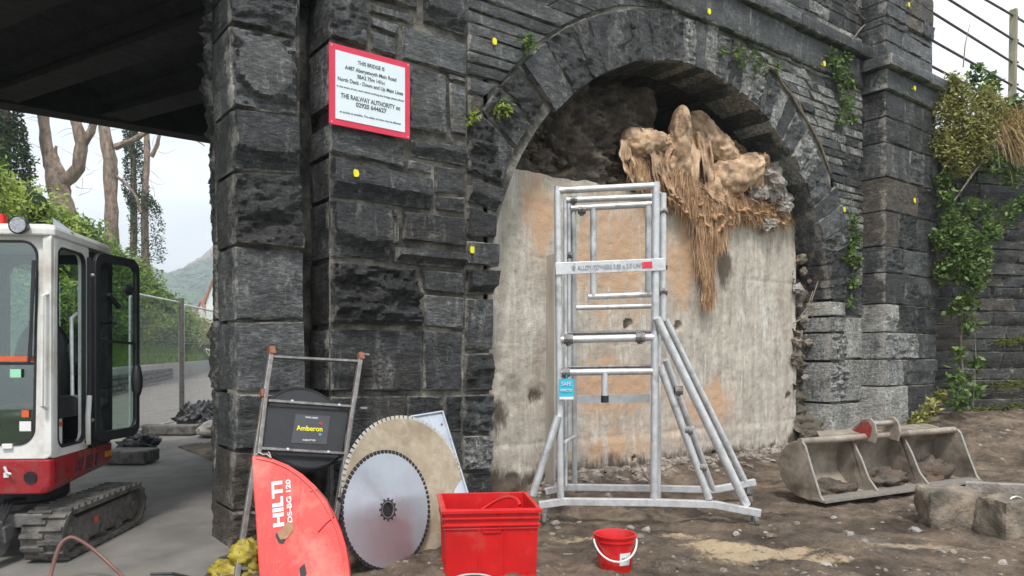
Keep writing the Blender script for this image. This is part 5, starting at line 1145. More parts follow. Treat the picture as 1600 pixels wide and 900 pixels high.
# ------------------------------------------------------------------ hose and yellow bag
pts = [(73, 930, 4.75), (80, 895, 4.80), (92, 855, 4.85), (106, 841, 4.88), (120, 842, 4.9), (145, 858, 4.92), (170, 880, 4.9), (198, 908, 4.8), (215, 935, 4.6)]
sm_ = []
for i in range(len(pts) - 1):
    p0_, p1_, p2_, p3_ = [Vector(pts[max(0, min(len(pts) - 1, i + k))]) for k in (-1, 0, 1, 2)]
    for q in range(6):
        t = q / 6; sm_.append(.5 * ((2 * p1_) + (p2_ - p0_) * t + (2 * p0_ - 5 * p1_ + 4 * p2_ - p3_) * t * t + (3 * p1_ - p0_ - 3 * p2_ + p3_) * t ** 3))
b = MB(); b.tube([at(p.x, p.y, p.z) for p in sm_], .0125, 8); tag(b.build('arched_hose', MT['hose'], smooth=True), 'brown hose arching up from the road in front of the excavator track', 'hose')
pts = [onz(235, 897, .015), onz(270, 896, .015), onz(310, 905, .015), onz(350, 912, .015)]
b = MB(); b.tube(pts, .01, 6); tag(b.build('ground_hose', MT['blackp']), 'dark cable lying on the asphalt at the bottom edge', 'cable')
for k, (px, py, w, h, sd_) in enumerate([(352, 892, .14, .10, 1), (385, 872, .16, .16, 2), (372, 896, .20, .12, 3), (398, 897, .16, .10, 5)]):
    c = at(px, py, 5.02); b = MB(); b.add(*blob(c, w * .8, w * .7, h * .8, (RT, F, ZV), 6, .35, 1.5, sd_ * 7, crease=.45))
    o = b.build('yellow_bundle', MT['yellowbag'], smooth=False, fix=True); o.data.polygons.foreach_set('use_smooth', [True] * len(o.data.polygons)); tag(o, ['crumpled yellow waterproof bundle end sticking out left of the ladder rail', 'crumpled yellow waterproof bundle behind the foot of the ladder frame', 'lower fold of yellow waterproof sheeting under the ladder rung', 'yellow waterproof scrap nearest the red guard'][k], 'bundle')

# ------------------------------------------------------------------ mini excavator
ya = R_(3.7); ex = (RT * math.cos(ya) + F * math.sin(ya)); ey = (F * math.cos(ya) - RT * math.sin(ya)); O_ = CP(-3.22, 5.28, 0)
def E(x, y, z): return O_ + ex * x + ey * y + ZV * z
EX = (ex, ey, ZV)
exc = thing('mini_excavator', E(-.6, .7, 0), 'white and red mini excavator with open cab door, parked on the road under the bridge', 'excavator')
def track(x0, x1):
    tl, th = 1.42, .37; r = th / 2
    def path(s_, off=0):
        st = tl - 2 * r; per = 2 * st + 2 * math.pi * r; s_ = s_ % per
        if s_ < st: return (r + s_, th + off)
        s_ -= st
        if s_ < math.pi * r: g = s_ / r; return (tl - r + math.sin(g) * (r + off), r + math.cos(g) * (r + off))
        s_ -= math.pi * r
        if s_ < st: return (tl - r - s_, -off)
        s_ -= st; g = s_ / r; return (r - math.sin(g) * (r + off), r - math.cos(g) * (r + off))
    per = 2 * (tl - 2 * r) + 2 * math.pi * r; n = 72; b = MB(); vs = []
    for i in range(n):
        y, z = path(per * i / n, -.012); yi, zi = path(per * i / n, -.045)
        vs += [E(x0, y, z), E(x1, y, z), E(x1, yi, zi), E(x0, yi, zi)]
    b.add(vs, [(4 * i + k, 4 * i + (k + 1) % 4, 4 * ((i + 1) % n) + (k + 1) % 4, 4 * ((i + 1) % n) + k) for i in range(n) for k in range(4)])
    o = b.build('track', MT['rubber'], exc, fix=True)
    nl = 34
    for i in range(nl):
        for h_ in (0, 1):
            s0 = per * (i + .5 * h_) / nl; s1 = s0 + per / nl * .42; b = MB(); y0, z0 = path(s0, -.014); y1, z1 = path(s1, -.014); y0b, z0b = path(s0 + .006, .012); y1b, z1b = path(s1 - .006, .012)
            xa, xb = (x0 + .003, (x0 + x1) / 2 + .02) if h_ == 0 else ((x0 + x1) / 2 - .02, x1 - .003)
            b.add([E(xa, y0, z0), E(xb, y0, z0), E(xb, y1, z1), E(xa, y1, z1), E(xa, y0b, z0b), E(xb, y0b, z0b), E(xb, y1b, z1b), E(xa, y1b, z1b)], [(0, 1, 2, 3), (4, 7, 6, 5), (0, 4, 5, 1), (1, 5, 6, 2), (2, 6, 7, 3), (3, 7, 4, 0)]); b.build('track_lug', MT['rubber'], o, fix=True)
    fm = MB(); fm.prism([E(x1 - .05, .14, .07), E(x1 - .05, 1.25, .07), E(x1 - .05, 1.30, .20), E(x1 - .05, 1.2, .29), E(x1 - .05, .22, .27), E(x1 - .05, .12, .2)], -ex * (x1 - x0 - .1)); fm.build('track_frame', MT['oldsteel'], exc, bevel=.01, fix=True)
    for y_, z_, r_ in ((.19, .185, .13), (1.22, .185, .125)):
        w = MB(); w.lathe([(0, .03), (.04, .03), (.05, .015), (r_ - .03, .012), (r_, .0), (r_, -.15), (0, -.15)], E(x1 - .04, y_, z_), (ey, ZV, ex), 24); w.build('sprocket' if y_ > 1 else 'idler', MT['rubber'], exc, smooth=True)
    for y_ in (.42, .70, .98):
        w = MB(); w.lathe([(0, .012), (.03, .012), (.06, 0), (.06, -.14), (0, -.14)], E(x1 - .04, y_, .085), (ey, ZV, ex), 16); w.build('roller', MT['rubber'], exc, smooth=True)
    w = MB(); w.box(E(x1 - .046, .60, .20), .004, .07, .05, EX); w.build('warning_label', MT['orange'], exc)
track(-.29, 0); track(-1.36, -1.07)
b = MB(); b.box(E(-.68, .7, .28), .8, .55, .16, EX); b.box(E(-.68, .16, .30), 1.0, .14, .10, EX); b.build('undercarriage', MT['oldsteel'], exc, bevel=.01)
b = MB(); b.lathe([(.34, 0), (.36, .02), (.36, .10), (.30, .12)], E(-.66, .62, .37), EX, 32); b.build('slew_ring', MT['blackp'], exc, smooth=True)
b = MB(); b.prism([E(-1.7, -.30, .04), E(-.36, -.30, .04), E(-.36, -.36, .08), E(-.36, -.33, .30), E(-1.7, -.33, .30), E(-1.7, -.36, .08)], ey * .03)
b.build('dozer_blade', MT['oldsteel'], exc, fix=True) if False else None
for xx in (-.42, -.92):
    b = MB(); b.bar(E(xx, .42, .30), E(xx, -.02, .22), .09, .12); b.build('blade_arm', MT['oldsteel'], exc, bevel=.01)
b = MB(); b.lathe([(0, -.06), (.12, -.06), (.14, -.03), (.14, .03), (.12, .06), (0, .06)], E(-.45, -.04, .20), (ey, ZV, ex), 20); b.build('pivot_boss', MT['oldsteel'], exc, smooth=True)
for k in range(3):
    b = MB(); b.tube([E(-.42 - .02 * k, .3, .42), E(-.40 - .03 * k, .12, .44), E(-.38 - .02 * k, .0, .36), E(-.42 - .02 * k, -.02, .25)], .014, 8); b.build('hydraulic_hose', MT['blackp'], exc, smooth=True)
# red lower body with rounded front corner
def body(z0, z1, mat, name, w0=-1.30, xr0=-.085, xr1=-.17, y0=.02, y1=1.18, chf=.03, rise=.06):
    b = MB(); lo = [(w0, y0), (xr0 - .05, y0), (xr0 - .012, y0 + .015), (xr0, y0 + .05), (lean(xr0, xr1, .5), (y0 + y1) / 2), (xr1, y1 - .05), (xr1 - .06, y1), (w0, y1)]
    n = len(lo); vs = [E(x - (0 if x == w0 else chf), y, z0 + (rise * (y - y0) / (y1 - y0))) for x, y in lo] + [E(x, y, z0 + .05 + rise * (y - y0) / (y1 - y0)) for x, y in lo] + [E(x, y, z1) for x, y in lo]
    fs = [tuple(range(n))[::-1], tuple(range(2 * n, 3 * n))] + [(a * n + i, a * n + (i + 1) % n, (a + 1) * n + (i + 1) % n, (a + 1) * n + i) for a in (0, 1) for i in range(n)]
    b.add(vs, fs); return b.build(name, mat, exc, bevel=.012, fix=True)
body(.505, .752, MT['redpaint'], 'lower_body')
for k in range(9):                                              # side vents on the red body
    y_ = .42 + .045 * k; b = MB(); b.bar(E(lean(-.085, -.17, (y_) / 1.16) + .003, y_, .60), E(lean(-.085, -.17, (y_ + .04) / 1.16) + .003, y_ + .04, .70), .012, .008, ex); b.build('vent_slat', MT['letterblack'] if k not in (3, 7) else MT['redpaint'], exc)
b = MB(); b.box(E(-.160, 1.04, .66), .008, .12, .05, EX); b.build('marker_light', M('amber_light', (.75, .3, .03), None, 9, .25, bmp=0), exc, bevel=.004)
for k in range(4):
    b = MB(); b.lathe([(.006, .0), (.045, .0), (.045, .004), (.006, .004)], E(-.22, .016, .625 + 0 * k), (ex, ZV, -ey), 18) if k == 0 else b.box(E(-.22, .010, .595 + .018 * k), .085, .006, .006, EX); b.build('front_vent', MT['letterblack'], exc)
b = MB(); b.tube([E(-.40, .02, .70), E(-.36, -.02, .665), E(-.33, -.02, .655)], .010, 8); b.build('tie_hook', MT['steel'], exc); b = MB(); b.box(E(-.385, .014, .645), .035, .004, .035, EX); b.build('white_label', MT['whitelabel'], exc)
# cab shell
def rr(x0, x1, z0, z1, r, n=6):
    pts = []
    for cx, cz, g0 in ((x1 - r, z1 - r, 0), (x0 + r, z1 - r, 90), (x0 + r, z0 + r, 180), (x1 - r, z0 + r, 270)):
        pts += [(cx + r * math.cos(R_(g0 + 90 * k / n)), cz + r * math.sin(R_(g0 + 90 * k / n))) for k in range(n + 1)]
    return pts
ZB, ZTp = .755, 2.40
XS = -.085
def sx_(y): return lean(-.085, -.17, (y - .02) / 1.16)
tilt_ = lambda z: .05 * (z - ZB) / (ZTp - ZB)                   # the front leans back a little
o1 = rr(-1.12, XS - .0, ZB, ZTp - .02, .05); i1 = rr(-1.00, XS - .115, ZB + .10, ZTp - .07, .12)
b = MB(); b.ring([E(x, .03 + tilt_(z), z) for x, z in o1], [E(x, .03 + tilt_(z), z) for x, z in i1], ey * .05); b.build('front_frame', MT['white'], exc, bevel=.008, fix=True)
i2 = rr(-1.00 + .012, XS - .127, ZB + .112, ZTp - .082, .11)
b = MB(); b.ring([E(x, .022 + tilt_(z), z) for x, z in i1], [E(x, .022 + tilt_(z), z) for x, z in i2], ey * .02); b.build('window_seal', MT['blackp'], exc, fix=True)
glass, ng, bg_ = new_mat('cab_glass'); bg_.inputs['Base Color'].default_value = (.75, .86, .82, 1); bg_.inputs['Roughness'].default_value = .03; bg_.inputs['Transmission Weight'].default_value = 0
trn = ng.nodes.new('ShaderNodeBsdfTransparent'); trn.inputs[0].default_value = (.80, .90, .86, 1); gl = ng.nodes.new('ShaderNodeBsdfGlossy'); gl.inputs['Roughness'].default_value = .02
fz = ng.nodes.new('ShaderNodeLayerWeight'); fz.inputs['Blend'].default_value = .35; mm = ng.nodes.new('ShaderNodeMixShader')
fz2 = math_(ng, 'MULTIPLY_ADD', math_(ng, 'POWER', fz.outputs['Facing'], 2.5), .45, True); fz2.node.inputs[2].default_value = .13
ng.links.new(fz2, mm.inputs[0]); ng.links.new(trn.outputs[0], mm.inputs[1]); ng.links.new(gl.outputs[0], mm.inputs[2]); ng.links.new(mm.outputs[0], ng.nodes['Material Output'].inputs[0])
MT['glass'] = glass
gp = [E(x, .045 + tilt_(z), z) for x, z in i2]
b = MB(); b.prism(gp, ey * .005); b.build('windscreen', glass, exc, fix=True)
b = MB(); b.bar(E(-1.0, .040 + tilt_(1.42), 1.44), E(XS - .127, .040 + tilt_(1.42), 1.44), .012, .02); b.build('glazing_bar', MT['blackp'], exc)
b = MB(); b.bar(E(-.55, .028 + tilt_(1.46), 1.475), E(-.215, .028 + tilt_(1.46), 1.475), .02, .035); b.build('orange_strip', MT['orange'], exc)
b = MB(); b.box(E(-.34, .046, 1.37), .075, .004, .06, EX); b.build('green_sticker', M('pale_green_label', (.35, .75, .5), None, 9, .5, bmp=0), exc)
b = MB(); b.box(E(-.27, .042, .99), .08, .004, .07, EX); b.build('white_sticker', MT['whitelabel'], exc)
b = MB(); b.box(E(-.27, .042, 1.08), .05, .004, .05, EX); b.build('orange_sticker', MT['orange'], exc)
b = MB(); b.box(E(-.38, .020, ZB + .095), .07, .02, .035, EX); b.build('latch', MT['whitelabel'], exc, bevel=.003)
b = MB(); b.tube([E(-.235, .02, 1.45), E(-.215, .015, 1.75), E(-.195, .02, 2.05)], .010, 6); b.bar(E(-.225, .018, 1.48), E(-.20, .02, 2.18), .014, .02, ex); b.build('wiper', MT['blackp'], exc)
# side frame with the doorway
def side(y, z, d=0): return E(sx_(y) + d, y, z)
oo = rr(.03, .66, ZB, ZTp - .02, .05); ii = rr(.13, .60, ZB + .06, ZTp - .10, .09)
b = MB(); b.ring([side(y, z) for y, z in oo], [side(y, z) for y, z in ii], -ex * .06); b.build('side_frame', MT['white'], exc, bevel=.006, fix=True)
i3 = rr(.145, .585, ZB + .075, ZTp - .115, .08)
b = MB(); b.ring([side(y, z, .003) for y, z in ii], [side(y, z, .003) for y, z in i3], -ex * .03); b.build('door_seal', MT['blackp'], exc, fix=True)
b = MB(); b.tube([side(.60, ZB + .05, .012), side(.64, 1.3, .012), side(.64, ZTp - .12, .012)], .022, 8); b.build('door_pillar', MT['blackp'], exc, smooth=True)
o5 = rr(.66, 1.10, ZB, ZTp - .06, .06); i5 = rr(.71, 1.04, ZB + .30, ZTp - .13, .08)
b = MB(); b.ring([side(y, z) for y, z in o5], [side(y, z) for y, z in i5], -ex * .05); b.build('rear_side_frame', MT['blackp'], exc, fix=True)
b = MB(); b.prism([side(y, z, -.02) for y, z in i5], -ex * .005); b.build('rear_side_window', glass, exc, fix=True)
o6 = rr(-1.12, -.17, ZB, ZTp - .04, .05); i6 = rr(-1.02, -.27, 1.35, ZTp - .12, .10)
b = MB(); b.ring([E(x, 1.10, z) for x, z in o6], [E(x, 1.10, z) for x, z in i6], ey * .04); b.build('rear_frame', MT['blackp'], exc, fix=True)
b = MB(); b.prism([E(x, 1.12, z) for x, z in i6], ey * .004); b.build('rear_window', glass, exc, fix=True)
o7 = rr(.03, 1.10, ZB, ZTp - .04, .05); i7 = rr(.12, 1.0, 1.2, ZTp - .12, .10)
b = MB(); b.ring([E(-1.12, y, z) for y, z in o7], [E(-1.12, y, z) for y, z in i7], ex * .04); b.build('far_side_frame', MT['blackp'], exc, fix=True)
b = MB(); b.prism([E(-1.1, y, z) for y, z in i7], ex * .004); b.build('far_side_window', glass, exc, fix=True)
# roof
rp = [(-1.15, .06), (-1.10, .01), (-.12, .01), (-.07, .05), (-.155, 1.08), (-.20, 1.14), (-1.10, 1.14), (-1.15, 1.1)]
b = MB(); n = len(rp); vs = [E(x, y, ZTp - .04) for x, y in rp] + [E(x, y, ZTp + .01) for x, y in rp] + [E(x * .97 - .02, y * .95 + .03, ZTp + .045) for x, y in rp]
b.add(vs, [tuple(range(n))[::-1], tuple(range(2 * n, 3 * n))] + [(a_ * n + i, a_ * n + (i + 1) % n, (a_ + 1) * n + (i + 1) % n, (a_ + 1) * n + i) for a_ in (0, 1) for i in range(n)]); b.build('roof', MT['white'], exc, bevel=.012, fix=True)
b = MB(); b.prism([E(-.22, .25, ZTp + .04), E(-.12, .30, ZTp + .04), E(-.14, .55, ZTp + .04), E(-.22, .45, ZTp + .04)], ZV * .0 + E(-.2, .3, .09) - E(-.2, .3, 0)); b.build('roof_hatch', MT['sheet'], exc, fix=True) if False else None
b = MB(); b.add([E(-.17, .22, ZTp + .04), E(-.08, .35, ZTp + .03), E(-.2, .45, ZTp + .04), E(-.175, .22, ZTp + .12)], [(0, 1, 3), (1, 2, 3), (2, 0, 3), (0, 2, 1)]); b.build('roof_fin', MT['sheet'], exc)
# work lamp, beacon
lc = E(-.27, -.02, ZTp + .02)
b = MB(); b.lathe([(0, .05), (.04, .045), (.062, .0), (.065, -.03), (.058, -.035)], lc, (ex, ZV, ey), 24); lp = b.build('work_lamp', MT['blackp'], exc, smooth=True)
b = MB(); b.lathe([(0, -.033), (.055, -.033)], lc, (ex, ZV, ey), 24); b.build('lamp_lens', M('lamp_lens', (.55, .57, .6), (.3, .3, .32), 60, .15, .5, bmp=.6, bscale=90), lp)
b = MB(); b.tube([lc + ey * .03, lc + ey * .05 - ZV * .05], .012, 6); b.build('lamp_bracket', MT['oldsteel'], exc)
b = MB(); b.lathe([(0, .10), (.04, .095), (.05, .06), (.052, 0), (.05, 0)], E(-.50, .12, ZTp + .03), EX, 20); b.build('beacon', M('red_beacon', (.7, .03, .02), None, 9, .2, bmp=0), exc, smooth=True)
# grab handles
for pts, nm in (([E(-.115, .02, 1.12), E(-.115, -.035, 1.14), E(-.11, -.035, 1.92), E(-.11, .03, 1.94)], 'grab_handle'), ([side(.42, 1.18, .01), side(.30, 1.20, .03), side(.28, 1.78, .03), side(.42, 1.82, .01)], 'door_handle_bar')):
    b = MB(); b.tube(pts, .0135, 8); b.build(nm, MT['white'] if nm[0] == 'g' else MT['steel'], exc, smooth=True)
b = MB(); b.tube([side(.60, ZB + .04, .02), side(.56, ZB + .25, .035), side(.62, ZB + .42, .02)], .02, 8); b.build('step_tube', MT['white'], exc, smooth=True)
# inside the cab
b = MB(); b.box(E(-.62, .55, ZB + .02), .95, 1.0, .03, EX); b.build('cab_floor', MT['blackp'], exc)
vs, fs = blob(E(-.60, .62, 1.02), .26, .25, .10, EX, 4, .04, 1, 3); b = MB(); b.add(vs, fs); b.box(E(-.60, .62, .88), .4, .4, .2, EX); b.build('seat', MT['blackp'], exc, smooth=True)
vs, fs = blob(E(-.60, .88, 1.40), .25, .09, .40, EX, 4, .04, 1, 5); b = MB(); b.add(vs, fs); b.build('seat_back', MT['blackp'], exc, smooth=True)
for x_ in (-.92, -.26):
    b = MB(); b.box(E(x_, .48, 1.10), .14, .42, .16, EX); b.tube([E(x_, .36, 1.15), E(x_, .33, 1.30)], .010, 6); b.lathe([(0, .05), (.022, .04), (.026, 0), (.018, -.05)], E(x_, .33, 1.33), EX, 12); b.build('joystick_console', MT['blackp'], exc)
for x_ in (-.70, -.55): b = MB(); b.tube([E(x_, .22, ZB + .03), E(x_, .18, 1.22)], .010, 6); b.build('travel_lever', MT['blackp'], exc)
b = MB(); b.add(*blob(E(-.22, .72, 1.5), .09, .12, .16, EX, 3, .3, 2, 4)); b.build('jacket', MT['bin'], exc, smooth=True); b = MB(); b.bar(E(-.15, .60, 1.52), E(-.15, .72, 1.62), .02, .03); b.build('red_strap', MT['signred'], exc)
b = MB(); b.box(side(.33, .98, -.11), .004, .19, .32, EX); b.build('instruction_label', MT['whitelabel'], exc); b = MB(); b.box(side(.33, .97, -.105), .004, .18, .03, EX); b.build('orange_label_band', MT['orange'], exc)
for k in range(5): b = MB(); b.box(side(.33, 1.10 - .028 * k, -.106), .003, .15, .007, EX); b.build('label_line', MT['lettergrey'], exc)
# open door, swung back
dh = side(.64, 0, .03); dfar = E(-.005, 1.22, 0); dd = (dfar - dh); dd.z = 0; dl = dd.length; dd.normalize(); dn = dd.cross(ZV)
def DP(s_, z, d=0): return Vector((dh.x, dh.y, 0)) + dd * s_ + ZV * z + dn * d
od = rr(0, dl, .80, 2.33, .10); id_ = rr(.06, dl - .05, .88, 2.26, .07)
b = MB(); b.ring([DP(*p) for p in od], [DP(*p) for p in id_], dn * .035); door = b.build('door', MT['blackp'], exc, bevel=.005, fix=True)
b = MB(); b.prism([DP(*p, .015) for p in id_], dn * .005); b.build('door_glass', glass, door, fix=True)
b = MB(); b.bar(DP(.05, 1.62, .02), DP(dl - .03, 1.60, .02), .02, .022); b.build('door_bar', MT['blackp'], door)
b = MB(); b.add(*blob(DP(dl - .02, 1.28, .02), .05, .045, .16, (dd, dn, ZV), 4, .08, 2, 8)); b.build('door_latch', MT['blackp'], door, smooth=True)
for z_ in (.98, 2.14): b = MB(); b.tube([side(.64, z_, .01), DP(.02, z_, .02)], .02, 8); b.build('hinge', MT['oldsteel'], door)
b = MB(); b.bar(DP(.18, 2.0, .02), DP(.32, 1.9, .02), .03, .03); b.build('mirror_bracket', MT['blackp'], door); b = MB(); b.add(*blob(DP(.42, 2.06, .04), .07, .02, .05, (dd, dn, ZV), 3, .05)); b.build('mirror', MT['blackp'], door, smooth=True)

# ------------------------------------------------------------------ site fence across the road
def panel(a, b_, h, label, wires=34):
    root = thing('site_fence', a, label, 'fence', 'temporary fence panels across the road'); d = (b_ - a); l = d.length; d.normalize(); u = ZV
    P_ = lambda s_, z: a + d * s_ + ZV * z
    b = MB(); b.tube([P_(0, .06), P_(0, h - .1), P_(.03, h - .03), P_(.10, h), P_(l - .10, h), P_(l - .03, h - .03), P_(l, h - .1), P_(l, .06)], .022, 8); b.build('frame', MT['steel'], root, smooth=True)
    b = MB(); b.tube([P_(0, .12), P_(l, .12)], .018, 8); b.build('bottom_rail', MT['steel'], root)
    b = MB()
    for i in range(1, wires * 2): b.tube([P_(l * i / wires / 2, .12), P_(l * i / wires / 2, h - .02)], .0016, 3, cap=False)
    for k in range(1, 9): b.tube([P_(0, .12 + (h - .12) * k / 9), P_(l, .12 + (h - .12) * k / 9)], .0016, 3, cap=False)
    o = b.build('wire_mesh', MT['steel'], root); o['kind'] = 'stuff'
fa = onz(203, 686, 0); fb_ = onz(281, 665, 0); fc = onz(352, 645, 0)
panel(fa, fb_, 2.62, 'left galvanised mesh fence panel standing behind the excavator cab door'); panel(fb_ + Vector((.08, .03, 0)), fc, 2.58, 'right galvanised mesh fence panel running behind the abutment edge')
b = MB(); b.tube([fb_ + Vector((.04, 0, .02)), fb_ + Vector((.03, 0, 2.72))], .055, 10); tag(b.build('fence_post', MT['oldsteel'], smooth=True), 'dark upright fence post between the two mesh panels', 'post')
b = MB(); c = onz(262, 671, .1); b.box(c + ZV * 0, 1.1, .35, .18, (RT, F, ZV)); tag(b.build('rubber_block', MT['rubber'], bevel=.03), 'dark rubber fence foot block at the base of the post', 'fence foot')
b = MB(); c = onz(205, 712, .1); b.box(c, .60, .45, .18, (RT, F, ZV)); tag(b.build('rubber_block', MT['rubber'], bevel=.03), 'dark rubber fence foot block beside the excavator door', 'fence foot')
for k, (px, py, t, w, h) in enumerate([(303, 652, 15.2, .38, .30), (322, 645, 15.6, .30, .34), (330, 662, 15.0, .28, .16), (222, 702, 11.6, .26, .16), (205, 692, 11.7, .22, .14)]):
    c = at(px, py, t); c.z = max(h * .55, 0); b = MB(); b.add(*blob(c, w, w * .8, h, (RT, F, ZV), 6, .5, 1.8, k + 60, crease=.45)); o = b.build('black_bag', MT['bin'], fix=True); o.data.polygons.foreach_set('use_smooth', [True] * len(o.data.polygons))
    tag(o, ['crumpled black bag at the foot of the fence post', 'tallest black bag heaped between the fence post and the abutment', 'low flattened black bag nearest the abutment', 'crumpled black sheeting beside the excavator door foot block', 'smaller black sheeting fold under the open cab door'][k], 'bag')
b = MB(); c = onz(336, 672, .12); b.add(*blob(c, .32, .3, .16, (RT, F, ZV), 3, .3, 2, 9)); tag(b.build('pale_sandbag', MT['paverock'], smooth=True), 'pale grey sandbag beside the black bags at the abutment', 'sandbag')

# ------------------------------------------------------------------ far side of the road: wall, bank, hedge, trees, hill, house
wA = onz(-160, 704, 0); wB = onz(332, 577, 0); wd_ = (wB - wA); WL = wd_.length; wd_.normalize(); wnn = Vector((-wd_.y, wd_.x, 0))
def WP(s_, off, z): p = wA + wd_ * s_ + wnn * off; return Vector((p.x, p.y, z))
low = thing('roadside_wall', wA, 'low grey rubble retaining wall along the far side of the road', 'wall')
b = MB(); vs = []; n = 90
for i in range(n + 1):
    k = (i / n) ** 1.6 * WL
    for off, z in ((0, -.05), (-.02, .6), (.0, .98), (.05, 1.02), (.5, 1.02), (.5, .5)): vs.append(WP(k, off + .03 * fr((k, z * 3, 0), 3), z + .04 * noise.noise((k * .8, off, 0)) * (z > .5)))
b.add(vs, [(i * 6 + j, i * 6 + j + 1, (i + 1) * 6 + j + 1, (i + 1) * 6 + j) for i in range(n) for j in range(5)]); b.build('coping', M('grey_render', (.30, .29, .27), (.2, .195, .18), 1.5, .9, bmp=.5), low)
s_ = 4.0; rd = random.Random(5); ms = MT['slate']; kk = 0; lst = MB()
while s_ < 44:
    for r_ in range(3):
        w = rd.uniform(.35, .9); b = MB() if kk < 150 else lst; c = WP(s_ + rd.uniform(0, .3) + w / 2, -.05 - .02 * rd.random(), .10 + .22 * r_ + .1); b.add(*blob(c, w * .52, .07, .115, (wd_, wnn, ZV), 1, .25, 1.4, kk))
        if kk < 150: b.build('stone', MT['wing'], low)
        kk += 1
    s_ += rd.uniform(.5, .75)
# grass bank
b = MB(); vs = []; n = 60
for i in range(n + 1):
    k = (i / n) ** 1.5 * (WL + 30)
    for off, z in ((.45, .99), (.9, 1.5), (1.5, 2.1), (3.0, 2.4), (6, 2.5), (14, 3.0)): vs.append(WP(k, off, z + .1 * noise.noise((k * .3, off, 1))))
b.add(vs, [(i * 6 + j, i * 6 + j + 1, (i + 1) * 6 + j + 1, (i + 1) * 6 + j) for i in range(n) for j in range(5)]); o = b.build('grass_bank', M('bank_turf', (.16, .27, .04), (.09, .17, .03), 1.5, .95, bmp=.6, bscale=8)); tag(o, kind='structure')
b = MB(); rd = random.Random(9)
for _ in range(16000):
    k = 10 + rd.random() ** 1.2 * (WL - 10); off = rd.uniform(.4, 1.7); z = 1 + (off - .4) * .95; p = WP(k, off, z); h = rd.uniform(.10, .28) * (1 + k / 60); a_ = Vector((rd.gauss(0, .12), rd.gauss(0, .12), h)); w = .018 + .0012 * k
    q = RT * w; b.add([p - q, p + q, p + a_], [(0, 1, 2)])
tag(b.build('bank_grass', MT['grass']), 'bright green grass on the bank above the low wall', 'grass', kind='stuff')
def leaves(b, rd, c, r, n, size, squash=1.0, shell=.55, ax=None, noise_s=1.2, hang=0):
    """n leaves through a lumpy ellipsoid; r = (rx, ry, rz)"""
    c = Vector(c)
    for _ in range(n):
        v = Vector((rd.gauss(0, 1), rd.gauss(0, 1), rd.gauss(0, 1))).normalized(); k = 1 + .45 * noise.noise(v * noise_s * 2 + c); q = shell + (1 - shell) * rd.random() ** .6
        p = c + Vector((v.x * r[0], v.y * r[1], v.z * r[2])) * k * q
        a_ = Vector((rd.gauss(0, 1), rd.gauss(0, 1), rd.gauss(0, .7) - hang)).normalized(); n_ = Vector((rd.gauss(0, .6), rd.gauss(0, .6) - .3, 1)).normalized(); s2 = a_.cross(n_).normalized(); L_ = size * rd.uniform(.6, 1.4)
        b.add([p, p + a_ * L_ * .5 + s2 * L_ * .26, p + a_ * L_, p + a_ * L_ * .5 - s2 * L_ * .26], [(0, 1, 2, 3)])
def bush(name, label, blobs, nleaf, size, mat, seed, cat='bush', group=None, core=True):
    rd = random.Random(seed); c0 = Vector(blobs[0][0]); root = thing(name, (c0.x, c0.y, 2), label, cat, group); b = MB(); tot = sum(r[0] * r[2] for _, r in blobs)
    cm = MB()
    for c, r in blobs:
        leaves(b, rd, c, r, int(nleaf * r[0] * r[2] / tot), size, shell=.62)
        cm.add(*blob(c, r[0] * .72, r[1] * .72, r[2] * .75, None, 3, .3, 1.6, seed))  # dark inner mass added to stand for the shaded inside of the bush
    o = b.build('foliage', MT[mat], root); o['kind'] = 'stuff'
    cm.build('dark_core', MT['ivy'], root)
    return root
rdh = random.Random(31)
segs = [(2, 9), (9, 17), (17, 26), (26, 38), (38, 56), (56, 76)]
hl = ['tall light green hedge bush nearest the bridge, above the excavator roof', 'pale green feathery hedge bush behind the cab', 'dense green hedge bush right behind the open cab door', 'dark green hedge bush between the fence post and the ivy trunks', 'rounded green bush further along the road bank', 'farthest olive bush beside the white house']
for k, (s0, s1) in enumerate(segs):
    bl = []; s_ = s0
    while s_ < s1:
        for z_, off in ((3.3, 2.3), (4.8, 2.6), (6.15 - .1 * k, 2.9)):
            bl.append((WP(s_ + rdh.uniform(-.6, .6), off + rdh.uniform(-.4, .4), z_ - (0 if k < 4 else (z_ - 2.4) * .20 * (k - 3)) + rdh.uniform(-.3, .4)), (1.5 + .03 * s0, 1.5, 1.25)))
        s_ += 1.7 + .03 * s0
    bush('hedge_bush', hl[k], bl, 26000 if k < 4 else 14000, .15 + .003 * s0, 'leaf2' if k in (1,) else 'leaf' if k != 5 else 'dryleaf', 40 + k, 'bush', 'hedge along the road bank')
# spiky light shoots on top
b = MB(); rd = random.Random(8)
for _ in range(1500):
    k = rd.uniform(4, 22); p = WP(k, rd.uniform(1.8, 4.0), rd.uniform(5.7, 6.7)); 
    v = Vector((rd.gauss(0, .35), rd.gauss(0, .35), 1)).normalized(); s2 = v.cross(F).normalized() * .035
    L_ = rd.uniform(.3, .8); b.add([p - s2, p + s2, p + v * L_], [(0, 1, 2)])
tag(b.build('hedge_shoots', MT['leaf2']), 'fine upright shoots along the top of the hedge', 'hedge', kind='stuff')
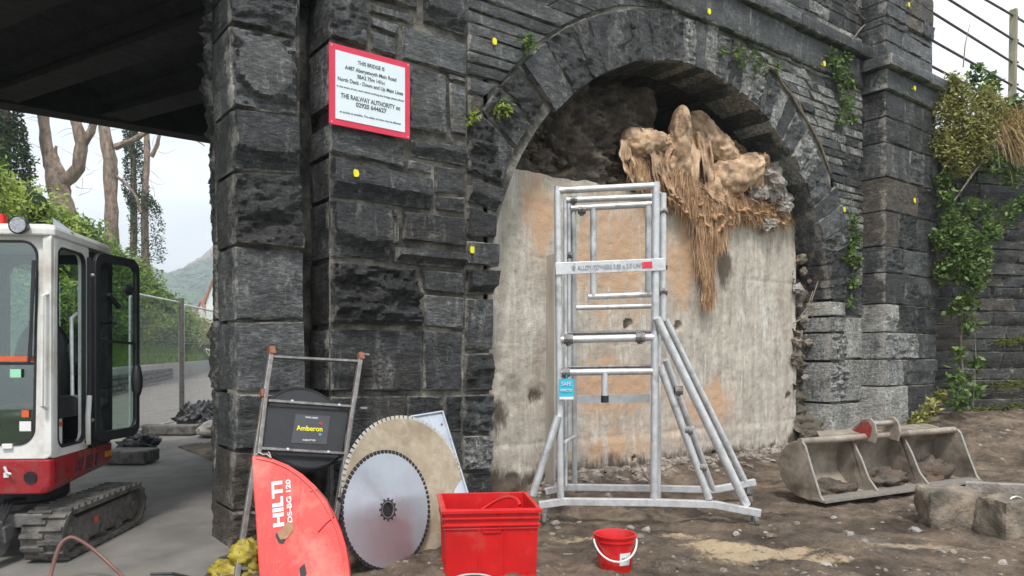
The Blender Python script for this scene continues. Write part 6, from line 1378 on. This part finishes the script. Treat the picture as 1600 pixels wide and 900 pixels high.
# tree trunks behind the hedge
def trunk(b, pts, t): 
    P3 = [at(x, y, t) for x, y, w in pts]; R3 = [w * .43 / 1155 * t for x, y, w in pts]; P4 = []; R4 = []
    for i in range(len(P3) - 1):
        for q in range(5): P4.append(P3[i].lerp(P3[i + 1], q / 5) + Vector((noise.noise((i + q / 5, t, 0)), 0, 0)) * .05); R4.append(R3[i] + (R3[i + 1] - R3[i]) * q / 5)
    P4.append(P3[-1]); R4.append(R3[-1]); b.tube(P4, R4, 14, wob=.30)
def ivyon(root, pts, t, n, wk, seed):
    rd = random.Random(seed); b = MB()
    for _ in range(n):
        k = rd.random() * (len(pts) - 1); i = int(k); f_ = k - i; x = pts[i][0] * (1 - f_) + pts[i + 1][0] * f_; y = pts[i][1] * (1 - f_) + pts[i + 1][1] * f_; w = (pts[i][2] * (1 - f_) + pts[i + 1][2] * f_) * wk
        g = rd.uniform(0, 6.28); r = w / 2 / 1155 * t * (1 + .35 * noise.noise((y * .06, g, seed))) * rd.uniform(.75, 1.1)
        leaves(b, rd, at(x, y, t) + RT * math.cos(g) * r + F * math.sin(g) * r, (.05, .05, .08), 1, .17)
    o = b.build('ivy', MT['ivy'], root); o['kind'] = 'stuff'
def tree(label, t, trunks, ivy=None, seed=1, top=None):
    x, y, w = trunks[0][0]; base = at(x, y, t); base.z = 2.0; root = thing('tree', base, label, 'tree', 'bare pollarded trees behind the hedge')
    for i, tr in enumerate(trunks):
        b = MB(); 
        if i == 0: tr = [(tr[0][0], 555 - (2.0 - 1.5) * 1155 / t + 10, tr[0][2] * 1.1)] + tr
        trunk(b, tr, t); o = b.build('trunk' if i == 0 else 'branch', MT['bark'], root, smooth=True)
    if ivy: ivyon(root, ivy[0], t, ivy[1], ivy[2], seed)
    if top:
        b = MB(); rd = random.Random(seed)
        for c, r, n in top: leaves(b, rd, at(*c), r, n, .22)
        o = b.build('crown', MT['leaf'], root); o['kind'] = 'stuff'
tree('tree wrapped in dense dark ivy at the left edge', 30, [[(8, 420, 26), (5, 200, 24), (2, 60, 20)]], ([(14, 340, 66), (14, 260, 62), (6, 190, 44), (2, 60, 40)], 9000, 1.0), 3)
tree('pale brown forked pollard tree left of the bare trunks', 32, [[(100, 330, 40), (88, 275, 34), (73, 230, 20), (66, 170, 19), (62, 60, 17)], [(100, 285, 24), (122, 262, 22), (128, 225, 20), (116, 180, 16), (112, 60, 14)], [(126, 228, 16), (142, 205, 14), (152, 180, 10), (158, 60, 8)], [(84, 262, 10), (87, 240, 6), (88, 228, 4)]], None, 4,
     )
tree('straight reddish brown trunk with a bough rising to the right', 40, [[(175, 400, 26), (174, 330, 22), (172, 250, 23), (162, 200, 18), (155, 60, 15)], [(180, 230, 12), (205, 220, 10), (232, 205, 8), (262, 202, 5), (300, 215, 3), (320, 228, 2)], [(182, 275, 5), (200, 290, 5), (214, 310, 5), (220, 332, 4)]], None, 5)
tree('slender twin trunks smothered in ivy nearest the open sky', 48, [[(228, 420, 14), (226, 330, 12), (229, 250, 11), (230, 200, 9), (232, 60, 8)], [(236, 245, 8), (246, 225, 7), (252, 200, 5), (256, 60, 4)], [(208, 400, 12), (208, 250, 10), (205, 200, 9), (200, 60, 8)]], ([(230, 410, 44), (228, 330, 46), (212, 300, 34), (208, 240, 24), (204, 190, 20), (200, 60, 14)], 7500, 1.0), 6)
b = MB(); rd = random.Random(3)                                 # twigs against the sky
for _ in range(40):
    px, py = rd.choice((73, 125, 170, 235)) + rd.gauss(0, 8), rd.uniform(165, 340); p = at(px, py, 34); v = Vector((rd.gauss(0, 1), 0, rd.gauss(.2, .5))).normalized(); pts = [p]
    for q in range(4): v = (v + Vector((rd.gauss(0, .3), rd.gauss(0, .3), rd.gauss(0, .3)))).normalized(); p = p + v * .22; pts.append(p)
    b.tube(pts, [.011, .009, .007, .005, .002], 4, cap=False)
tag(b.build('twigs', MT['stem']), 'thin bare twigs among the trunks behind the hedge', 'twigs', kind='stuff')
# far hill
vs = []; nx, ny = 130, 46
for j in range(ny + 1):
    for i in range(nx + 1):
        px = 120 + 330 * i / nx; t = 380 + 520 * j / ny
        zt = 30 + 96 * sm(0, 1, j / ny) * (.80 + .25 * sm(240, 345, px) + .10 * math.sin(px * .035 + 1)) + 7 * fr((px * .02, t * .006, 0), 4) * (j / ny) + 3.0 * fr((px * .25, t * .05, 4), 4)
        vs.append(CP((px - 800) / 1155 * t, t, zt - 30 * (1 - j / ny)))
b = MB(); b.add(vs, [(j * (nx + 1) + i, j * (nx + 1) + i + 1, (j + 1) * (nx + 1) + i + 1, (j + 1) * (nx + 1) + i) for j in range(ny) for i in range(nx)])
hm, hn, hb = new_mat('wooded_hill'); co = coords(hn); geo = hn.nodes.new('ShaderNodeSeparateXYZ'); hn.links.new(co, geo.inputs[0])
c1 = ramp(hn, nodes_noise(hn, co, .05, 8, .75), [(.35, (.015, .045, .03)), (.6, (.07, .15, .06))]); c2 = ramp(hn, nodes_noise(hn, co, .012, 6, .7), [(.3, (.16, .12, .07)), (.7, (.25, .19, .11))])
hz_ = hn.nodes.new('ShaderNodeMapRange'); hz_.inputs['From Min'].default_value = 104; hz_.inputs['From Max'].default_value = 122; hn.links.new(math_(hn, 'ADD', geo.outputs['Z'], math_(hn, 'MULTIPLY', nodes_noise(hn, co, .02, 6, .7), 30)), hz_.inputs['Value'])
hn.links.new(mixc(hn, hz_.outputs[0], c1, c2), hb.inputs['Base Color']); hb.inputs['Roughness'].default_value = 1
o = b.build('hill', hm, smooth=True); tag(o, kind='structure')
b = MB(); rd = random.Random(2)
for _ in range(2600):
    k = rd.random(); i = rd.randint(0, nx - 1); j = rd.randint(0, int(ny * .7)); p = Vector(vs[j * (nx + 1) + i]); r = rd.uniform(2, 5); v2, f2 = rockbits(p + ZV * r * .4, r * 1.6, rd.randint(0, 999)); b.add(v2, f2)
tag(b.build('hillside_woods', hm), 'far wooded slope of the hill', 'woods', kind='stuff')
# white house at the end of the road
def house(px0, px1, pyb, pye, pyr, t, label):
    a = at(px0, pyb, t); w = (px1 - px0) / 1155 * t; z0 = a.z - 3; ze = at(px0, pye, t).z; zr = at(px0, pyr, t).z; root = thing('house', a, label, 'house')
    P_ = lambda x, y, z: Vector((a.x, a.y, 0)) + RT * x + F * y + ZV * z
    b = MB(); b.box(P_(w / 2, 4, (z0 + ze) / 2), w, 8, ze - z0, (RT, F, ZV)); b.prism([P_(0, 0, ze), P_(w, 0, ze), P_(w / 2, 0, zr - .1)], F * 8); b.build('wall', MT['housewall'], root)
    b = MB(); b.add([P_(-.4, -.3, ze - .3), P_(w / 2, -.3, zr + .1), P_(w / 2, 8.3, zr + .1), P_(-.4, 8.3, ze - .3), P_(w + .4, -.3, ze - .3), P_(w + .4, 8.3, ze - .3)], [(0, 1, 2, 3), (1, 4, 5, 2)]); o = b.build('roof', MT['roof'], root); m = o.modifiers.new('s', 'SOLIDIFY'); m.thickness = .3
    n = max(1, int(w / 2.6)); lv = int((ze - a.z) / 2.8)
    for l in range(max(1, lv)):
        for i in range(n):
            x = w * (i + .5) / n; z = a.z + 1.7 + 2.9 * l; b = MB(); b.box(P_(x, -.03, z), 1.2, .12, 1.7, (RT, F, ZV)); f_ = b.build('window', MT['whitelabel'], root)
            b = MB(); b.box(P_(x - .28, -.08, z), .44, .08, 1.5, (RT, F, ZV)); b.box(P_(x + .28, -.08, z), .44, .08, 1.5, (RT, F, ZV)); b.build('pane', MT['blackp'], f_)
    return root
house(322, 348, 536, 470, 432, 95, 'white gabled house with orange tiled roof behind the red car at the road end')
house(306, 322, 530, 490, 470, 120, 'smaller pale house with orange roof beyond the hedge end')
car = thing('parked_car', at(322, 537, 78), 'small red car parked in front of the white house at the road end', 'car')
P_ = lambda x, y, z: at(322, 537, 78) + wd_ * 0 + RT * x + F * y + ZV * z
b = MB(); pr_ = [(-.85, .3), (-.88, .8), (-.7, .95), (-.45, 1.42), (.45, 1.42), (.7, .95), (.88, .8), (.85, .3)]; b.prism([P_(x, 0, z) for x, z in pr_], F * 3.8); b.build('body', MT['carred'], car, bevel=.05, fix=True)
b = MB(); b.prism([P_(-.62, -.02, .98), P_(.62, -.02, .98), P_(.42, -.02, 1.34), P_(-.42, -.02, 1.34)], F * .02); b.build('windscreen', MT['blackp'], car)
for x in (-.68, .68):
    b = MB(); b.lathe([(0, -.1), (.3, -.1), (.3, .1), (0, .1)], P_(x, .6, .3), (F, ZV, RT), 14); b.build('wheel', MT['blackp'], car); b = MB(); b.box(P_(x * .9, -.02, .72), .3, .05, .14, (RT, F, ZV)); b.build('headlight', MT['whitelabel'], car)
b = MB(); b.box(P_(0, -1, -.05), 7, 12, .1, (RT, F, ZV)); tag(b.build('far_terrace', asph), kind='structure')

# ------------------------------------------------------------------ line-side fence and growth, right
FY = 5.9
FPl = Plane((0, FY, 0), (1, 0, 0), (0, -1, 0))
fz_ = thing('lineside_fence', FPl.P(15.5, 6.5, 0), 'weathered wooden post and thin rail fence up on the embankment against the sky', 'fence')
def fpt(px, py): u, z = FPl.uz(px, py); return FPl.P(u, z)
b = MB(); b.bar(fpt(1581, 190), fpt(1584, 15), .13, .10, Vector((1, 0, 0))); b.build('post', MT['wood'], fz_, bevel=.01)
b = MB(); b.bar(FPl.P(12.3, 6.9), FPl.P(12.3, 9.0), .12, .10, Vector((1, 0, 0))); b.build('post', MT['wood'], fz_, bevel=.01)
for (x0, y0, x1, y1) in ((1484, 0, 1583, 62), (1440, 9, 1581, 97), (1451, 60, 1579, 132), (1451, 101, 1574, 165), (1541, 0, 1586, 26)):
    p, q = fpt(x0, y0), fpt(x1, y1); d = (q - p); b = MB(); b.tube([p - d * (.35 if x0 > 1452 else .05), q + d * .5], .022, 8); b.build('rail', MT['rail'], fz_)
for y_ in (26, 62, 97, 132, 165):
    b = MB(); q = fpt(1586, y_); b.tube([q - Vector((.08, .03, 0)), q + Vector((.08, -.03, 0))], .018, 6); b.build('rail_bracket', MT['rail'], fz_)
# embankment top behind the wing wall
b = MB(); vs = []
for j in range(13):
    for i in range(25): s_ = -.6 + 7 * i / 24; k = j / 12; p = WING.P(s_, 5.25 + 1.2 * k + .12 * fr((s_, k * 3, 0), 3) , -.05 - 4 * k); vs.append(p)
b.add(vs, [(j * 25 + i, j * 25 + i + 1, (j + 1) * 25 + i + 1, (j + 1) * 25 + i) for j in range(12) for i in range(24)]); tag(b.build('embankment', MT['earth']), kind='structure')
def shrub(name, label, pts, n, size, mat, seed, cat='plant', stems=None, sr=.008, hang=.3):
    """pts: (px, py, depth, radius) clumps"""
    rd = random.Random(seed); c = at(*pts[0][:3]); root = thing(name, c, label, cat); b = MB(); tot = sum(p[3] ** 2 for p in pts)
    for px, py, t, r in pts: leaves(b, rd, at(px, py, t), (r, r * .6, r), max(6, int(n * r * r / tot)), size, shell=.15, hang=hang)
    o = b.build('foliage', MT[mat], root); o['kind'] = 'stuff'
    for st in (stems or []):
        b = MB(); b.tube([at(*p) for p in st], [sr * (1 - .6 * i / len(st)) for i in range(len(st))], 6); b.build('stem', MT['stem'], root)
    return root
W0 = 12.15
shrub('bramble', 'olive yellow bramble mass spilling over the top of the wing wall', [(1480, 175, W0, .35), (1500, 150, W0, .3), (1510, 200, W0, .42), (1540, 195, W0, .38), (1475, 225, W0 - .1, .3), (1530, 230, W0 - .1, .36), (1500, 250, W0 - .2, .3), (1560, 170, W0 + .1, .25), (1545, 150, W0 + .1, .2), (1490, 130, W0, .2), (1480, 145, W0, .2)], 9000, .07, 'dryleaf', 3, stems=[[(1478, 215, W0, ), (1484, 260, W0 - .1), (1482, 300, W0 - .15)], [(1556, 228, W0 - .1), (1525, 265, W0 - .15), (1490, 315, W0 - .2)]], sr=.02)
shrub('bramble', 'bright green bramble hanging down the corner of the wing wall and pilaster', [(1485, 345, 12.0, .26), (1500, 375, 11.95, .35), (1470, 375, 11.9, .22), (1530, 390, 11.95, .3), (1505, 410, 11.9, .35), (1475, 425, 11.9, .2), (1525, 430, 11.9, .28), (1480, 310, 12.0, .2), (1475, 280, 12, .16), (1550, 360, 12.0, .22)], 4200, .085, 'wallivy', 5, stems=[[(1480, 300, 12.1), (1478, 340, 12.0), (1500, 420, 12.0), (1500, 520, 12.0), (1510, 640, 11.7)]], sr=.014)
shrub('ivy_trail', 'dark trail of leaves hanging across the upper wing wall', [(1540, 330, 12.2, .22), (1575, 335, 12.2, .22), (1595, 320, 12.2, .2), (1550, 250, 12.2, .3), (1580, 270, 12.2, .25), (1515, 325, 12.1, .2)], 800, .10, 'wallivy', 6)
shrub('hanging_shoots', 'thin leafy shoots trailing low on the wing wall', [(1510, 470, 11.95, .25), (1490, 480, 11.9, .15), (1515, 505, 11.9, .18), (1500, 550, 11.85, .14), (1495, 590, 11.8, .2), (1525, 565, 11.9, .16), (1500, 625, 11.7, .22), (1525, 610, 11.8, .15)], 620, .12, 'wallivy', 7, stems=[[(1505, 450, 11.95), (1502, 540, 11.9), (1505, 640, 11.7)], [(1520, 460, 12.0), (1525, 560, 11.9), (1520, 640, 11.7)]])
shrub('weed', 'yellow green weeds growing at the foot of the pilaster corner', [(1440, 655, 11.2, .16), (1425, 665, 11.1, .12), (1455, 640, 11.3, .14), (1470, 620, 11.5, .12)], 700, .085, 'dryleaf', 8, hang=-.5)
shrub('bush', 'green bush on the embankment beside the wooden post', [(1590, 175, 13.4, .3), (1610, 185, 13.2, .4), (1570, 190, 13.4, .25), (1520, 120, 13.6, .14), (1530, 105, 13.6, .1), (1550, 130, 13.6, .22), (1535, 150, 13.6, .3)], 2200, .11, 'wallivy', 9)
rd = random.Random(12); b = MB()
for _ in range(1500):
    p = at(rd.gauss(1600, 22), rd.gauss(205, 16), 12.0 + rd.random() * .4); v = Vector((rd.gauss(0, .3), -.3, rd.gauss(-.3, .6))); v.normalize(); pts = [p, p + v * .18, p + v * .30 - ZV * .08]; b.tube(pts, [.004, .004, .002], 3, cap=False)
tag(b.build('dry_grass_tuft', MT['straw']), 'tawny dry grass tuft at the right edge of the embankment', 'grass', kind='stuff')
b = MB()
for px, py, r in ((1570, 535, .22), (1560, 605, .3), (1590, 600, .28), (1530, 640, .3), (1580, 635, .3), (1595, 530, .15), (1470, 650, .15)):
    u, z = WING.uz(px, py); 
    for _ in range(260): uu, zz = u + rd.gauss(0, r * .7), z + rd.gauss(0, r * .16); b.add(*rockbits(WING.P(uu, zz, .05 + rd.uniform(0, .02)), rd.uniform(.008, .022), rd.randint(0, 999)))
tag(b.build('wall_moss', MT['moss']), 'yellow green moss cushions on the lower wing wall', 'moss', kind='stuff')
# a feathery dead flower spike against the sky
b = MB(); b.tube([at(1505, 105, 13), at(1508, 70, 13), at(1516, 35, 13)], [.012, .01, .004], 6); tag(b.build('dead_plant', MT['stem']), 'single dead plant stem standing against the sky beyond the pilaster', 'plant')
# growth on the arch wall
def onmain(px, py, d=.06): r = ray(px, py); return C0 + r * ((5.86 - d) / r.y)
def wallplant(name, label, spots, size, mat, seed, stems=(), sr=.008):
    rd = random.Random(seed); root = thing(name, onmain(*spots[0][:2]), label, 'plant'); b = MB()
    for px, py, r, n in spots: leaves(b, rd, onmain(px, py, .08), (r, .05, r), n, size, shell=.05, hang=.4)
    o = b.build('foliage', MT[mat], root); o['kind'] = 'stuff'
    for st in stems: b = MB(); b.tube([onmain(x, y, .04) for x, y in st], [sr] * (len(st) - 1) + [sr * .5], 6); b.build('stem', MT['stem'], root)
wallplant('fern', 'small bright fern growing from the ring joint at the upper left', [(788, 168, .10, 60), (778, 172, .06, 25)], .05, 'leaf2', 1)
wallplant('fern', 'small green fern at the left block joint beside the arch', [(740, 178, .07, 50), (735, 190, .05, 20)], .05, 'leaf2', 2)
wallplant('fern', 'tiny fern where the thin slabs meet the arch ring', [(826, 68, .10, 70), (830, 56, .05, 20)], .06, 'wallivy', 3)
wallplant('ivy_trail', 'ivy trailing from the string course beside the pilaster', [(1300, 95, .22, 120), (1320, 85, .2, 100), (1312, 110, .25, 150), (1330, 130, .2, 110), (1322, 160, .18, 90), (1315, 185, .12, 40), (1335, 185, .1, 30)], .075, 'wallivy', 4, [[(1325, 60), (1322, 110), (1330, 180)]])
wallplant('ivy_trail', 'ivy sprigs above the right shoulder of the arch ring', [(1155, 85, .18, 60), (1185, 95, .2, 70), (1215, 105, .1, 20), (1130, 75, .1, 20)], .07, 'wallivy', 5)
wallplant('ivy_trail', 'hanging ivy between the arch ring foot and the pilaster', [(1335, 345, .12, 60), (1335, 375, .15, 90), (1330, 400, .18, 120), (1340, 410, .12, 60), (1332, 440, .12, 60), (1330, 470, .12, 50), (1338, 365, .08, 30)], .08, 'wallivy', 6, [[(1332, 330), (1334, 400), (1330, 480)]])
wallplant('dead_creeper', 'leafless creeper stem running over the right side of the arch ring', [(1200, 108, .02, 2)], .05, 'wallivy', 7, [[(1188, 98), (1212, 110), (1222, 130), (1238, 150), (1250, 172), (1268, 200), (1282, 226), (1290, 250), (1298, 270)], [(1238, 150), (1248, 160), (1258, 185)]], .022)
wallplant('dead_creeper', 'bare roots and vine in the gap right of the concrete', [(1262, 470, .03, 3)], .05, 'wallivy', 8, [[(1270, 455), (1262, 480), (1250, 495), (1262, 515)], [(1278, 440), (1268, 470), (1270, 500)], [(1240, 505), (1258, 495), (1275, 485)]], .008)
wallplant('bare_creeper', 'bare woody creeper forking over the pilaster top and parapet', [(1376, 20, .05, 4)], .05, 'wallivy', 9, [[(1372, -10), (1374, 15), (1362, 30), (1345, 45), (1332, 62)], [(1362, 30), (1350, 30), (1340, 20)]], .014)

# ------------------------------------------------------------------ air between here and the hill
hzm = bpy.data.materials.new('haze'); hzm.use_nodes = True; n = hzm.node_tree; n.nodes.clear(); pv = n.nodes.new('ShaderNodeVolumePrincipled'); om = n.nodes.new('ShaderNodeOutputMaterial')
pv.inputs['Color'].default_value = (.86, .93, 1, 1); pv.inputs['Density'].default_value = .0010; n.links.new(pv.outputs[0], om.inputs['Volume'])
b = MB(); b.box((250, 440, 79), 2400, 1900, 160.4); o = b.build('haze', hzm); tag(o, 'thin pale haze over the valley', kind='stuff')
